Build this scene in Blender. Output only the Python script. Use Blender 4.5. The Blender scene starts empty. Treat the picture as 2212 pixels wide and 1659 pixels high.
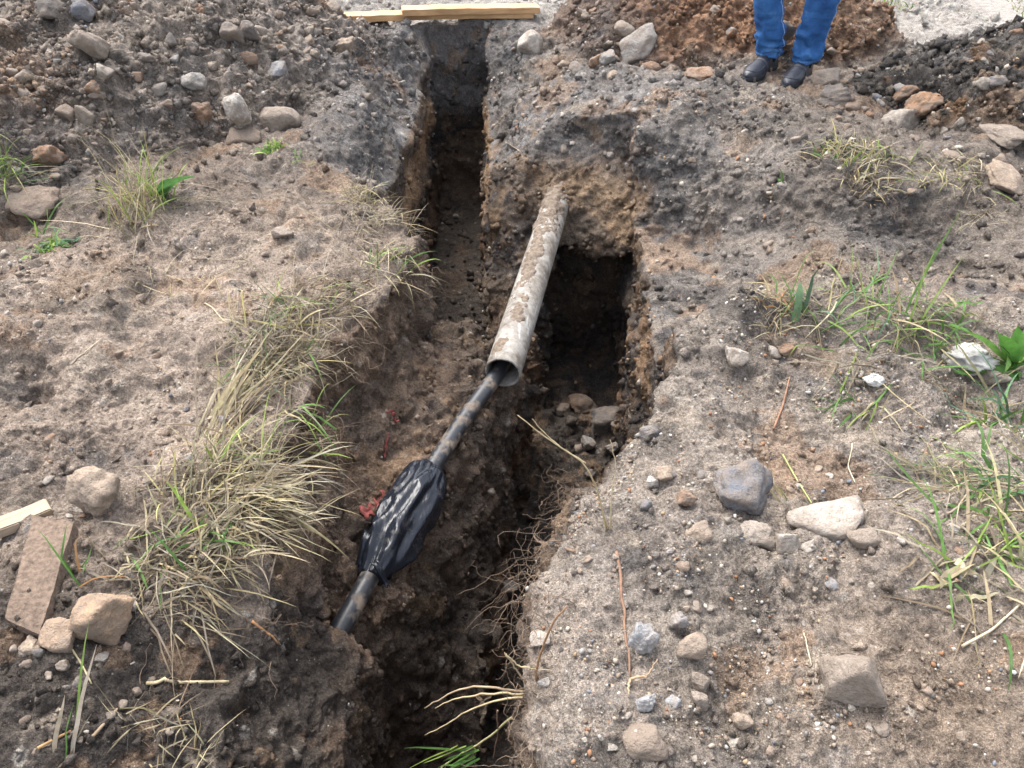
import bpy, math, random
import numpy as np
from mathutils import Vector, Matrix

R = math.radians
rng = np.random.default_rng(7)
random.seed(7)
scn = bpy.context.scene
COL = scn.collection

# ------------------------------------------------------------------ camera, sky, sun, exposure
CAMZ, PITCH, FPX, CU, CV = 1.5, R(40), 1671.0, 1106.0, 829.5
cam_d = bpy.data.cameras.new('camera'); cam = bpy.data.objects.new('camera', cam_d); COL.objects.link(cam)
cam.location = (0, 0, CAMZ); cam.rotation_euler = (R(90) - PITCH, 0, 0)
cam_d.sensor_width = 36; cam_d.lens = 36 * FPX / 2212.0; cam_d.clip_start = 0.02; cam_d.clip_end = 2000
scn.camera = cam

SUN_EL, SUN_AZ = R(58), R(-35)           # azimuth from +y (ahead) towards +x
world = bpy.data.worlds.new('World'); scn.world = world; world.use_nodes = True
wn = world.node_tree; wn.nodes.clear()
sky = wn.nodes.new('ShaderNodeTexSky'); sky.sky_type = 'NISHITA'; sky.sun_disc = False
sky.sun_elevation = SUN_EL; sky.sun_rotation = SUN_AZ; sky.air_density = 1.0; sky.dust_density = 4.0; sky.ozone_density = 1.0
hs = wn.nodes.new('ShaderNodeHueSaturation'); hs.inputs['Saturation'].default_value = 0.42
bgn = wn.nodes.new('ShaderNodeBackground'); bgn.inputs[1].default_value = 0.15
won = wn.nodes.new('ShaderNodeOutputWorld')
wn.links.new(sky.outputs[0], hs.inputs['Color']); wn.links.new(hs.outputs[0], bgn.inputs[0]); wn.links.new(bgn.outputs[0], won.inputs[0])
sun_d = bpy.data.lights.new('sun', 'SUN'); sun = bpy.data.objects.new('sun', sun_d); COL.objects.link(sun)
sun_d.energy = 1.15; sun_d.angle = R(40); sun_d.color = (1.0, 0.965, 0.92)
sdir = Vector((math.sin(SUN_AZ) * math.cos(SUN_EL), math.cos(SUN_AZ) * math.cos(SUN_EL), math.sin(SUN_EL)))
sun.rotation_euler = sdir.to_track_quat('Z', 'Y').to_euler()
scn.view_settings.view_transform = 'Standard'; scn.view_settings.look = 'None'
scn.view_settings.gamma = 1.0; scn.view_settings.use_curve_mapping = False
scn.view_settings.exposure = 1.82
scn.render.engine = 'CYCLES'
scn.cycles.use_denoising = True
scn.cycles.max_bounces = 6; scn.cycles.diffuse_bounces = 3

# ------------------------------------------------------------------ helpers
CP, SP = math.cos(PITCH), math.sin(PITCH)
def ray(u, v):
    xn, yn = (u - CU) / FPX, (CV - v) / FPX
    return Vector((xn, CP + yn * SP, -SP + yn * CP))
def at_h(u, v, h):                        # pixel direction met with a level at height h
    d = ray(u, v); t = (h - CAMZ) / d.z
    return Vector((d.x * t, d.y * t, h))
def at_y(u, v, y):                        # pixel direction met with an upright plane y metres ahead
    d = ray(u, v); t = y / d.y
    return Vector((d.x * t, y, CAMZ + d.z * t))

def tag(o, label=None, cat=None, group=None, kind=None):
    if label: o['label'] = label
    if cat: o['category'] = cat
    if group: o['group'] = group
    if kind: o['kind'] = kind
    return o

def mesh_obj(name, V, F, mat=None, parent=None, smooth=True, col=None, loc=None):
    me = bpy.data.meshes.new(name)
    V = np.asarray(V, dtype=np.float32)
    if isinstance(F, np.ndarray):
        me.vertices.add(len(V)); me.vertices.foreach_set('co', V.ravel())
        k = F.shape[1]; n = len(F)
        me.loops.add(n * k); me.loops.foreach_set('vertex_index', F.ravel().astype(np.int32))
        me.polygons.add(n)
        me.polygons.foreach_set('loop_start', np.arange(0, n * k, k, dtype=np.int32))
        me.polygons.foreach_set('loop_total', np.full(n, k, dtype=np.int32))
        me.update(calc_edges=True); me.validate()
    else:
        me.from_pydata([tuple(map(float, q)) for q in V], [], F); me.update()
    if smooth: me.polygons.foreach_set('use_smooth', np.ones(len(me.polygons), dtype=bool))
    if col is not None:
        a = me.color_attributes.new('Col', 'FLOAT_COLOR', 'POINT')
        c = np.ones((len(V), 4), np.float32); c[:, :3] = col
        a.data.foreach_set('color', c.ravel())
    if mat: me.materials.append(mat)
    o = bpy.data.objects.new(name, me); COL.objects.link(o)
    if loc is not None: o.location = loc
    if parent is not None: o.parent = parent
    return o

def empty(name, loc=(0, 0, 0)):
    o = bpy.data.objects.new(name, None); COL.objects.link(o); o.location = loc; o.empty_display_size = 0.05
    return o

# ---- noise
U32 = np.uint32
def _hash(ix, iy, iz, s):
    n = ix * U32(374761393) + iy * U32(668265263) + iz * U32(2246822519) + U32((s * 3266489917 + 374761) & 0xffffffff)
    n = (n ^ (n >> U32(15))) * U32(2246822519)
    n = (n ^ (n >> U32(13))) * U32(3266489917)
    return (n ^ (n >> U32(16)))
def vnoise(P, f, s=0):
    Q = np.asarray(P, np.float32) * np.float32(f) + np.float32(1000.37)
    I = np.floor(Q); Fr = Q - I; I = I.astype(np.int64).astype(U32)
    w = Fr * Fr * Fr * (Fr * (Fr * 6 - 15) + 10)
    out = 0
    for dx in (0, 1):
        wx = w[:, 0] if dx else 1 - w[:, 0]
        for dy in (0, 1):
            wy = w[:, 1] if dy else 1 - w[:, 1]
            for dz in (0, 1):
                wz = w[:, 2] if dz else 1 - w[:, 2]
                h = _hash(I[:, 0] + U32(dx), I[:, 1] + U32(dy), I[:, 2] + U32(dz), s).astype(np.float32) / np.float32(2**32)
                out = out + h * wx * wy * wz
    return out * 2 - 1
def fbm(P, f, o=3, s=0, g=0.5):
    a, r, t = 1.0, 0, 0.0
    for i in range(o):
        r = r + a * vnoise(P, f * 2**i, s + i * 17); t += a; a *= g
    return r / t
def worley(P, f, s=0):
    Q = np.asarray(P, np.float32) * np.float32(f) + np.float32(500.13)
    I = np.floor(Q); Fr = Q - I; I = I.astype(np.int64).astype(U32)
    best = np.full(len(Q), 9, np.float32); bid = np.zeros(len(Q), np.float32)
    for dx in (-1, 0, 1):
        for dy in (-1, 0, 1):
            for dz in (-1, 0, 1):
                a, b, c = I[:, 0] + U32(dx & 0xffffffff), I[:, 1] + U32(dy & 0xffffffff), I[:, 2] + U32(dz & 0xffffffff)
                h = _hash(a, b, c, s)
                fx = (h & U32(1023)).astype(np.float32) / 1023; fy = ((h >> U32(10)) & U32(1023)).astype(np.float32) / 1023
                fz = ((h >> U32(20)) & U32(1023)).astype(np.float32) / 1023
                d = (dx + fx - Fr[:, 0])**2 + (dy + fy - Fr[:, 1])**2 + (dz + fz - Fr[:, 2])**2
                m = d < best; best = np.where(m, d, best); bid = np.where(m, fx, bid)
    return np.sqrt(best), bid
def smooth(a, b, x):
    t = np.clip((x - a) / (b - a), 0, 1); return t * t * (3 - 2 * t)

def poly_sd(X, Y, pts):                    # signed distance to a polygon in plan, negative inside
    d2 = np.full(X.shape, 1e9, np.float32); inside = np.zeros(X.shape, bool)
    n = len(pts)
    for i in range(n):
        ax, ay = pts[i]; bx, by = pts[(i + 1) % n]
        ex, ey = bx - ax, by - ay
        t = np.clip(((X - ax) * ex + (Y - ay) * ey) / (ex * ex + ey * ey), 0, 1)
        d2 = np.minimum(d2, (X - ax - t * ex)**2 + (Y - ay - t * ey)**2)
        if ay != by:
            c = ((Y < ay) != (Y < by)) & (X < ex * (Y - ay) / ey + ax)
            inside ^= c
    d = np.sqrt(d2)
    return np.where(inside, -d, d)

# ------------------------------------------------------------------ materials
def new_mat(name):
    m = bpy.data.materials.new(name); m.use_nodes = True
    nt = m.node_tree; return m, nt, nt.nodes['Principled BSDF']
def node(nt, typ, **kw):
    n = nt.nodes.new(typ)
    for k, v in kw.items():
        if k in n.inputs: n.inputs[k].default_value = v
        else: setattr(n, k, v)
    return n
def ramp(nt, fac, stops):
    r = nt.nodes.new('ShaderNodeValToRGB'); el = r.color_ramp.elements
    while len(el) < len(stops): el.new(0.5)
    for e, (p, c) in zip(el, stops):
        e.position = p; e.color = (*c, 1) if len(c) == 3 else c
    nt.links.new(fac, r.inputs[0]); return r
def mix(nt, fac, a, b, mode='MIX'):
    m = nt.nodes.new('ShaderNodeMix'); m.data_type = 'RGBA'; m.blend_type = mode
    for sock, val in ((m.inputs[0], fac), (m.inputs[6], a), (m.inputs[7], b)):
        if isinstance(val, (int, float)): sock.default_value = val
        elif isinstance(val, tuple): sock.default_value = (*val, 1)
        else: nt.links.new(val, sock)
    return m.outputs[2]
def noise_n(nt, co, scale, detail=4, rough=0.6):
    n = nt.nodes.new('ShaderNodeTexNoise'); n.inputs['Scale'].default_value = scale
    n.inputs['Detail'].default_value = detail; n.inputs['Roughness'].default_value = rough
    nt.links.new(co, n.inputs['Vector']); return n
def bump(nt, bsdf, h, strength, dist, prev=None):
    b = nt.nodes.new('ShaderNodeBump'); b.inputs['Strength'].default_value = strength; b.inputs['Distance'].default_value = dist
    nt.links.new(h, b.inputs['Height'])
    if prev: nt.links.new(prev, b.inputs['Normal'])
    nt.links.new(b.outputs[0], bsdf.inputs['Normal']); return b.outputs[0]

def soil_mat(name, speck=True):
    m, nt, b = new_mat(name)
    at = node(nt, 'ShaderNodeAttribute', attribute_name='Col')
    geo = nt.nodes.new('ShaderNodeNewGeometry'); co = geo.outputs['Position']
    n1 = noise_n(nt, co, 22, 6, 0.7); n2 = noise_n(nt, co, 130, 4, 0.65)
    r1 = ramp(nt, n1.outputs[0], [(0.28, (0.62, 0.60, 0.58)), (0.5, (1, 1, 1)), (0.75, (1.28, 1.26, 1.22))])
    c = mix(nt, 1.0, at.outputs[0], r1.outputs[0], 'MULTIPLY')
    r2 = ramp(nt, n2.outputs[0], [(0.3, (0.52, 0.51, 0.5)), (0.5, (1, 1, 1)), (0.7, (1.4, 1.39, 1.37))])
    c = mix(nt, 1.0, c, r2.outputs[0], 'MULTIPLY')
    n4 = noise_n(nt, co, 420, 2, 0.6)
    c = mix(nt, 1.0, c, ramp(nt, n4.outputs[0], [(0.32, (0.6, 0.59, 0.58)), (0.5, (1, 1, 1)), (0.68, (1.35, 1.34, 1.32))]).outputs[0], 'MULTIPLY')
    if speck:
        vo = node(nt, 'ShaderNodeTexVoronoi', Scale=95.0); nt.links.new(co, vo.inputs['Vector'])
        near = ramp(nt, vo.outputs['Distance'], [(0.16, (1, 1, 1)), (0.26, (0, 0, 0))])
        sep = nt.nodes.new('ShaderNodeSeparateColor'); nt.links.new(vo.outputs['Color'], sep.inputs[0])
        pick = ramp(nt, sep.outputs[0], [(0.94, (0, 0, 0)), (0.95, (1, 1, 1))])
        f = nt.nodes.new('ShaderNodeMath'); f.operation = 'MULTIPLY'
        nt.links.new(near.outputs[0], f.inputs[0]); nt.links.new(pick.outputs[0], f.inputs[1])
        pc = ramp(nt, sep.outputs[1], [(0.0, (0.42, 0.36, 0.29)), (0.45, (0.5, 0.49, 0.46)), (0.7, (0.12, 0.13, 0.15)), (1.0, (0.36, 0.2, 0.1))])
        f2 = nt.nodes.new('ShaderNodeMath'); f2.operation = 'MULTIPLY'; f2.inputs[1].default_value = 0.75
        nt.links.new(f.outputs[0], f2.inputs[0])
        c = mix(nt, f2.outputs[0], c, pc.outputs[0])
    nt.links.new(c, b.inputs['Base Color'])
    b.inputs['Roughness'].default_value = 0.95; b.inputs['Specular IOR Level'].default_value = 0.15
    vb = node(nt, 'ShaderNodeTexVoronoi', Scale=75.0); vd = mix(nt, 0.035, co, n2.outputs['Color'], 'ADD'); nt.links.new(vd, vb.inputs['Vector'])
    vb2 = node(nt, 'ShaderNodeTexVoronoi', Scale=190.0); nt.links.new(vd, vb2.inputs['Vector'])
    iv = ramp(nt, vb.outputs['Distance'], [(0.0, (1, 1, 1)), (0.75, (0, 0, 0))]); iv2 = ramp(nt, vb2.outputs['Distance'], [(0.0, (1, 1, 1)), (0.75, (0, 0, 0))])
    p = bump(nt, b, n1.outputs[0], 0.8, 0.022); p = bump(nt, b, iv.outputs[0], 0.6, 0.007, p); p = bump(nt, b, iv2.outputs[0], 0.7, 0.0035, p); bump(nt, b, n2.outputs[0], 0.9, 0.008, p)
    return m
M_SOIL = soil_mat('soil')
M_CRUMB = soil_mat('soil_crumb', False)

def stone_mat(name='stone'):
    m, nt, b = new_mat(name)
    oi = nt.nodes.new('ShaderNodeObjectInfo'); tc = nt.nodes.new('ShaderNodeNewGeometry'); co = tc.outputs['Position']
    n1 = noise_n(nt, co, 28, 6, 0.65); n2 = noise_n(nt, co, 160, 4, 0.6)
    r1 = ramp(nt, n1.outputs[0], [(0.3, (0.62, 0.6, 0.57)), (0.52, (1, 1, 1)), (0.72, (1.18, 1.16, 1.12))])
    c = mix(nt, 1.0, oi.outputs['Color'], r1.outputs[0], 'MULTIPLY')
    r2 = ramp(nt, n2.outputs[0], [(0.3, (0.72, 0.7, 0.68)), (0.6, (1.1, 1.1, 1.1))])
    c = mix(nt, 0.8, c, r2.outputs[0], 'MULTIPLY')
    n3 = noise_n(nt, co, 11, 5, 0.7)
    n5_ = noise_n(nt, co, 45, 4, 0.7); ad = nt.nodes.new('ShaderNodeMath'); ad.operation = 'MULTIPLY_ADD'; ad.inputs[1].default_value = 0.45
    nt.links.new(n5_.outputs[0], ad.inputs[0]); nt.links.new(n3.outputs[0], ad.inputs[2])
    dr = ramp(nt, ad.outputs[0], [(0.60, (0.12, 0.12, 0.12)), (0.84, (0.85, 0.85, 0.85))])
    c = mix(nt, dr.outputs[0], c, (0.205, 0.165, 0.132))
    nt.links.new(c, b.inputs['Base Color']); b.inputs['Roughness'].default_value = 0.88; b.inputs['Specular IOR Level'].default_value = 0.25
    p = bump(nt, b, n1.outputs[0], 0.8, 0.018); p = bump(nt, b, n5_.outputs[0], 0.7, 0.010, p); bump(nt, b, n2.outputs[0], 0.6, 0.004, p)
    return m
M_STONE = stone_mat()

def attr_mat(name, rough=0.7, transl=0.0):
    m, nt, b = new_mat(name)
    at = node(nt, 'ShaderNodeAttribute', attribute_name='Col')
    geo = nt.nodes.new('ShaderNodeNewGeometry')
    n1 = noise_n(nt, geo.outputs['Position'], 60, 3, 0.6)
    r1 = ramp(nt, n1.outputs[0], [(0.3, (0.72, 0.7, 0.66)), (0.65, (1.1, 1.1, 1.1))])
    c = mix(nt, 1.0, at.outputs[0], r1.outputs[0], 'MULTIPLY')
    nt.links.new(c, b.inputs['Base Color']); b.inputs['Roughness'].default_value = rough; b.inputs['Specular IOR Level'].default_value = 0.25
    if transl:
        tr = nt.nodes.new('ShaderNodeBsdfTranslucent'); nt.links.new(c, tr.inputs[0])
        ms = nt.nodes.new('ShaderNodeMixShader'); ms.inputs[0].default_value = transl
        nt.links.new(b.outputs[0], ms.inputs[1]); nt.links.new(tr.outputs[0], ms.inputs[2])
        nt.links.new(ms.outputs[0], nt.nodes['Material Output'].inputs[0])
    return m
M_GRASS = attr_mat('grass_blade', 0.55, 0.3)
M_ROOT = attr_mat('root', 0.9)
M_PEB = attr_mat('pebble', 0.85)

def plain_mat(name, color, rough=0.7, nscale=40, var=0.25, bstr=0.3, bdist=0.004, spec=0.3, stretch=None, coords='Object'):
    m, nt, b = new_mat(name)
    tc = nt.nodes.new('ShaderNodeTexCoord'); co = tc.outputs[coords]
    if stretch:
        mp = nt.nodes.new('ShaderNodeMapping'); mp.inputs['Scale'].default_value = stretch
        nt.links.new(co, mp.inputs[0]); co = mp.outputs[0]
    n = noise_n(nt, co, nscale, 5, 0.65)
    lo = tuple(x * (1 - var) for x in color); hi = tuple(min(1, x * (1 + var)) for x in color)
    r = ramp(nt, n.outputs[0], [(0.3, lo), (0.7, hi)])
    nt.links.new(r.outputs[0], b.inputs['Base Color']); b.inputs['Roughness'].default_value = rough; b.inputs['Specular IOR Level'].default_value = spec
    if bstr: bump(nt, b, n.outputs[0], bstr, bdist)
    return m

# ------------------------------------------------------------------ the terrain: solid ground with the trench cut out of it
HEAP_L = [(-3.35, 2.5), (-2.06, 2.8), (-1.72, 3.4), (-1.2, 3.7), (-0.86, 4.4), (-0.8, 5.3), (-1.45, 6.05), (-3.35, 6.5)]
HEAP_O = [(0.22, 5.5), (0.45, 4.9), (0.78, 4.62), (1.85, 4.66), (2.4, 4.95), (2.5, 5.4), (2.3, 6.4), (0.55, 6.4)]
HEAP_D = [(1.78, 4.3), (2.0, 3.65), (2.4, 3.42), (3.35, 3.1), (3.35, 5.0), (2.6, 5.0), (2.2, 4.75)]
SLOPE_R = [(0.0, 3.75), (0.7, 3.7), (1.1, 3.45), (1.5, 3.25), (2.0, 2.95), (1.9, 2.45), (1.3, 2.25), (0.85, 2.1), (0.5, 1.95), (0.0, 1.95)]
FAR_T = [(-0.62, 3.02), (-0.61, 3.5), (-0.585, 4.5), (-0.585, 5.68), (-0.17, 5.68), (-0.15, 4.8), (-0.12, 4.0), (-0.09, 3.02)]
LEFT_RIM = [(-0.60, 0.3), (-0.6, 0.66), (-0.64, 0.85), (-0.585, 1.03), (-0.55, 1.25), (-0.605, 1.37), (-0.65, 1.64), (-0.6, 1.95), (-0.41, 2.38), (-0.37, 2.65), (-0.48, 2.9)]
SLOT_L = [(0.1, 3.1), (0.04, 2.75), (-0.03, 2.3), (-0.08, 1.8), (-0.11, 1.4), (-0.12, 1.0), (-0.16, 0.3)]
RIGHT_RIM = [(0.04, 0.3), (0.045, 0.655), (0.025, 0.85), (0.06, 1.03), (0.13, 1.25), (0.135, 1.37), (0.35, 1.64), (0.5, 1.85), (0.55, 2.05), (0.56, 2.6), (0.6, 3.38)]
PIT = SLOT_L[::-1] + [(0.1, 3.36)] + RIGHT_RIM[::-1]
SHELF = LEFT_RIM + [(-0.5, 3.2), (0.16, 3.2)] + [(x + 0.1, y) for x, y in SLOT_L]

CAB = [(-0.03, 2.36), (-0.272, 1.79), (-0.44, 1.27), (-0.55, 0.95)]
def cab_x(y):
    ys = np.array([c[1] for c in CAB[::-1]]); xs = np.array([c[0] for c in CAB[::-1]])
    return np.interp(y, ys, xs)

def bank_h(X, Y):
    H = np.zeros_like(X)
    Z = np.zeros_like(X)
    P = np.stack([X.ravel(), Y.ravel(), Z.ravel()], 1)
    H = H + (0.07 * fbm(P, 1.1, 2, 3) + 0.055 * fbm(P, 3.2, 2, 9)).reshape(X.shape) * smooth(0.0, 0.35, np.abs(X) + 0 * Y)
    for pts, sl, cap, s in ((HEAP_L, 0.62, 0.85, 1), (HEAP_O, 0.85, 0.85, 2), (HEAP_D, 0.55, 0.5, 4)):
        d = -poly_sd(X, Y, pts) + 0.10 * fbm(P, 2.3, 2, 20 + s).reshape(X.shape)
        d = np.maximum(d, 0)
        h = sl * d; h = cap * (1 - np.exp(-h / cap * 1.25)); H = H + h
    # slope running down to the pit on the right
    d = np.clip(-poly_sd(X, Y, SLOPE_R) / 0.3, 0, 1); d = d * d * (3 - 2 * d)
    H = H - d * (0.13 + 0.24 * smooth(1.5, 0.55, X))
    # the ground sinks towards the back of the pit and towards the far trench
    H = H + 0.05 * smooth(1.0, 1.5, X) * smooth(2.9, 3.3, Y) * smooth(4.4, 3.8, Y)
    H = H + 0.075 * np.exp(-((X + 1.35)**2 / 0.25 + (Y - 2.05)**2 / 0.05)) + 0.05 * np.exp(-((X + 1.2)**2 / 0.2 + (Y - 2.75)**2 / 0.06))
    # rounded lips beside the far trench and the back of the pit
    d = poly_sd(X, Y, FAR_T)
    H = H - 0.26 * np.exp(-(np.maximum(d, 0) / 0.17)**2) * smooth(3.0, 3.6, Y) * np.where(X > -0.2, smooth(3.8, 4.3, Y), 1) * smooth(5.75, 5.2, Y)
    H = H - 0.22 * np.exp(-(np.maximum(d, 0) / 0.42)**2) * smooth(3.5, 3.9, Y) * smooth(5.6, 4.9, Y) * (X > -0.3)
    H = H + 0.09 * np.exp(-((X - 0.95)**2 / 0.35 + (Y - 4.0)**2 / 0.12))
    dp = poly_sd(X, Y, PIT)
    H = H - 0.0 * dp
    H = H - 0.05 * np.exp(-(np.maximum(dp, 0) / 0.09)**2) * smooth(2.2, 1.4, Y) * (X > -0.05)
    # dark crumbly bank at the near left falls towards the trench
    ds = poly_sd(X, Y, SHELF)
    H = H - 0.17 * np.exp(-(np.maximum(ds, 0) / 0.22)**2) * smooth(1.2, 0.9, Y) * (X < -0.3)
    # little hollow at the left edge of the bank, low mounds under the turf
    H = H - 0.13 * np.exp(-((X + 1.47)**2 + (Y - 1.78)**2) / 0.012)
    H = H + 0.06 * np.exp(-((X + 0.78)**2 + (Y - 1.35)**2) / 0.05) + 0.05 * np.exp(-((X + 0.75)**2 + (Y - 2.0)**2) / 0.06)
    H = H + 0.085 * np.exp(-((X - 1.05)**2 / 0.25 + (Y - 2.05)**2 / 0.03)) + 0.10 * np.exp(-((X - 1.62)**2 + (Y - 3.25)**2) / 0.10)
    return H

VOX = 0.02
gx = np.arange(-3.4, 3.4 + 1e-6, VOX, dtype=np.float32); gy = np.arange(0.0, 6.7 + 1e-6, VOX, dtype=np.float32)
gz = np.arange(-1.46, 1.12, VOX, dtype=np.float32)
GX, GY = np.meshgrid(gx, gy, indexing='ij')
edge_fade = smooth(0, 0.35, np.minimum(np.minimum(GX + 3.4, 3.4 - GX), 6.7 - GY))
HB = (bank_h(GX, GY) * edge_fade).astype(np.float32)
SLN = np.sqrt(1 + (np.gradient(HB, VOX, axis=0)**2 + np.gradient(HB, VOX, axis=1)**2)).astype(np.float32)
sd = (gz[None, None, :] - HB[:, :, None]) / SLN[:, :, None]
# the part that is dug out
ix0, ix1 = np.searchsorted(gx, (-1.0, 1.0)); iy0, iy1 = 0, np.searchsorted(gy, 5.95)
X2, Y2 = GX[ix0:ix1, iy0:iy1], GY[ix0:ix1, iy0:iy1]
X3, Y3, Z3 = X2[:, :, None], Y2[:, :, None], gz[None, None, :]
wob = 0.016 * np.sin(11 * Y3 + 5 * Z3 + 2) * np.sin(7 * X3 - 9 * Z3) + 0.012 * np.sin(23 * Y3 - 13 * Z3 + 1) * np.cos(19 * X3 + 8 * Z3) + 0.014 * np.sin(4.3 * Y3 + 17 * Z3)
def carve(pts, batter, floor):
    return np.maximum((poly_sd(X2, Y2, pts))[:, :, None] + wob - batter * Z3, floor - Z3)
s2 = X2 - cab_x(Y2)
shelf_f = np.where(s2 > 0.02, -0.48 - 3.0 * (s2 - 0.03), -0.47 + 0.5 * (0.02 - s2))
shelf_f = np.maximum(shelf_f, -1.05 + 0.14 * np.sin(5 * Y2 + 1) + 0.08 * np.sin(17 * X2 + 11 * Y2))
shelf_f = shelf_f * (1 - smooth(1.3, 1.1, Y2)) + smooth(1.3, 1.1, Y2) * (-1.12 + 0.07 * np.sin(19 * X2 + 13 * Y2))
shelf_f = shelf_f - 0.03 * np.exp(-((Y2 - 1.3) / 0.1)**2)
blk = smooth(1.255, 1.165, Y2) * smooth(-0.38, -0.42, X2)
shelf_f = shelf_f * (1 - blk) + (-0.26 - 0.9 * (X2 + 0.58)) * blk
ledge = smooth(2.35, 2.6, Y2)
shelf_f = shelf_f * (1 - ledge) + (-0.60 - 0.10 * np.sin(9 * X2 + 1) - 0.22 * smooth(2.8, 3.05, Y2)) * ledge
c_shelf = carve(SHELF, (0.05 + 0.15 * smooth(-0.16, -0.3, X2) * smooth(2.5, 2.1, Y2) * smooth(1.25, 1.55, Y2))[:, :, None], shelf_f[:, :, None].astype(np.float32))
BACK = [(-0.14, 2.95), (-0.14, 4.02), (0.1, 4.0), (0.4, 3.92), (0.62, 3.8), (0.62, 2.95)]
back_f = np.interp(Y2 + 0.04 * np.sin(9 * X2) + 0.03 * np.sin(23 * X2 + 1), [3.0, 3.34, 3.50, 3.68, 3.86, 4.05], [-1.25, -0.80, -0.60, -0.38, -0.20, -0.02]).astype(np.float32)
back_r = np.interp(Y2 + 0.03 * np.sin(13 * X2), [3.0, 3.36, 3.44, 3.6, 3.8, 4.05], [-1.25, -1.2, -0.55, -0.34, -0.17, -0.02]).astype(np.float32)
kx = smooth(0.16, 0.26, X2); back_f = back_f * (1 - kx) + back_r * kx
c_back = carve(BACK, 0.0, back_f[:, :, None])
c_far = carve(FAR_T, 0.03, np.float32(-1.22))
c_pit = carve(PIT, 0.02, (-1.30 + 0.10 * smooth(1.6, 1.0, Y2) + 0.1 * smooth(2.7, 3.3, Y2))[:, :, None].astype(np.float32))
# undercut cave in the back wall right of the pipe, notch left of the pipe
c_cave = np.maximum(np.maximum(np.abs(X3 - 0.40 + 0.02 * np.sin(14 * Z3)) - 0.21, np.abs(Y3 - 3.38 + 0.03 * np.sin(9 * X3 + 11 * Z3)) - 0.30), np.abs(Z3 + 0.93 + 0.03 * np.sin(17 * X3)) - 0.40)
cv = np.minimum(np.minimum(np.minimum(c_shelf, c_far), c_pit), np.minimum(c_cave, c_back))
sub = sd[ix0:ix1, iy0:iy1, :]
k = np.float32(0.035)                       # rounded rims
a_, b_ = sub, -cv
hh = np.clip(0.5 + 0.5 * (a_ - b_) / k, 0, 1)
sd[ix0:ix1, iy0:iy1, :] = b_ * (1 - hh) + a_ * hh + k * hh * (1 - hh)
del wob, c_shelf, c_far, c_pit, c_cave, cv, sub, a_, b_, hh

def surface_net(S, ox, oy, oz, h):
    neg = S < 0
    cnt = np.zeros(tuple(n - 1 for n in S.shape), np.uint8)
    cor = [(i, j, l) for i in (0, 1) for j in (0, 1) for l in (0, 1)]
    nx, ny, nz = cnt.shape
    for i, j, l in cor: cnt += neg[i:i + nx, j:j + ny, l:l + nz]
    act = np.argwhere((cnt > 0) & (cnt < 8))
    idx = np.full(cnt.shape, -1, np.int32); idx[act[:, 0], act[:, 1], act[:, 2]] = np.arange(len(act))
    val = {c: S[act[:, 0] + c[0], act[:, 1] + c[1], act[:, 2] + c[2]] for c in cor}
    acc = np.zeros((len(act), 3), np.float32); num = np.zeros(len(act), np.float32)
    for c in cor:
        for ax in range(3):
            if c[ax]: continue
            d = list(c); d[ax] = 1; d = tuple(d)
            a, b = val[c], val[d]; m = (a < 0) != (b < 0)
            t = np.where(m, a / np.where(m, a - b, 1), 0)
            p = np.tile(np.array(c, np.float32), (len(act), 1)); p[:, ax] += t
            acc += p * m[:, None]; num += m
    V = (act + acc / num[:, None]) * h + np.array([ox, oy, oz], np.float32)
    Fs = []
    for ax in range(3):
        o1, o2 = [(1, 2), (2, 0), (0, 1)][ax]
        sl0 = [slice(None)] * 3; sl1 = [slice(None)] * 3
        sl0[ax] = slice(0, -1); sl1[ax] = slice(1, None)
        n0, n1 = neg[tuple(sl0)], neg[tuple(sl1)]
        e = np.argwhere(n0 != n1)
        e = e[(e[:, o1] > 0) & (e[:, o2] > 0) & (e[:, o1] < S.shape[o1] - 1) & (e[:, o2] < S.shape[o2] - 1)]
        q = []
        for da, db in ((0, 0), (1, 0), (1, 1), (0, 1)):
            c = e.copy(); c[:, o1] -= da; c[:, o2] -= db
            q.append(idx[c[:, 0], c[:, 1], c[:, 2]])
        q = np.stack(q, 1)
        fl = ~n0[e[:, 0], e[:, 1], e[:, 2]]
        q[fl] = q[fl][:, ::-1]
        Fs.append(q)
    F = np.concatenate(Fs); F = F[(F >= 0).all(1)]
    return V, F

def refine(V, F, mask):                    # split the chosen quads in four, remembering nodes that hang on unsplit edges
    K, G = F[~mask], F[mask]
    n = len(V); E = np.stack([G, np.roll(G, -1, 1)], 2).reshape(-1, 2).astype(np.int64)
    key = np.minimum(E[:, 0], E[:, 1]) * n + np.maximum(E[:, 0], E[:, 1])
    uq, inv, cnt = np.unique(key, return_inverse=True, return_counts=True)
    mid = (V[uq // n] + V[uq % n]) * 0.5
    cen = V[G].mean(1)
    em = inv.reshape(-1, 4) + n; ce = np.arange(len(G)) + n + len(uq)
    Q = [np.stack([G[:, i], em[:, i], ce, em[:, (i + 3) % 4]], 1) for i in range(4)]
    hg = np.nonzero(cnt == 1)[0]
    return np.concatenate([V, mid, cen]).astype(np.float32), np.concatenate([K] + Q).astype(np.int32), np.stack([hg + n, uq[hg] // n, uq[hg] % n], 1)
def screen(V):
    z = V[:, 1] * CP + (CAMZ - V[:, 2]) * SP; z = np.maximum(z, 0.05)
    return V[:, 0] / z, (V[:, 1] * SP - (CAMZ - V[:, 2]) * CP) / z, z

def vert_normals(V, F):
    a, b, c, d = (V[F[:, i]] for i in range(4))
    fn = np.cross(c - a, d - b)
    N = np.zeros_like(V)
    for i in range(4):
        for ax in range(3): N[:, ax] += np.bincount(F[:, i], fn[:, ax], len(V))
    return N / np.maximum(np.linalg.norm(N, axis=1, keepdims=True), 1e-9)

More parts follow.
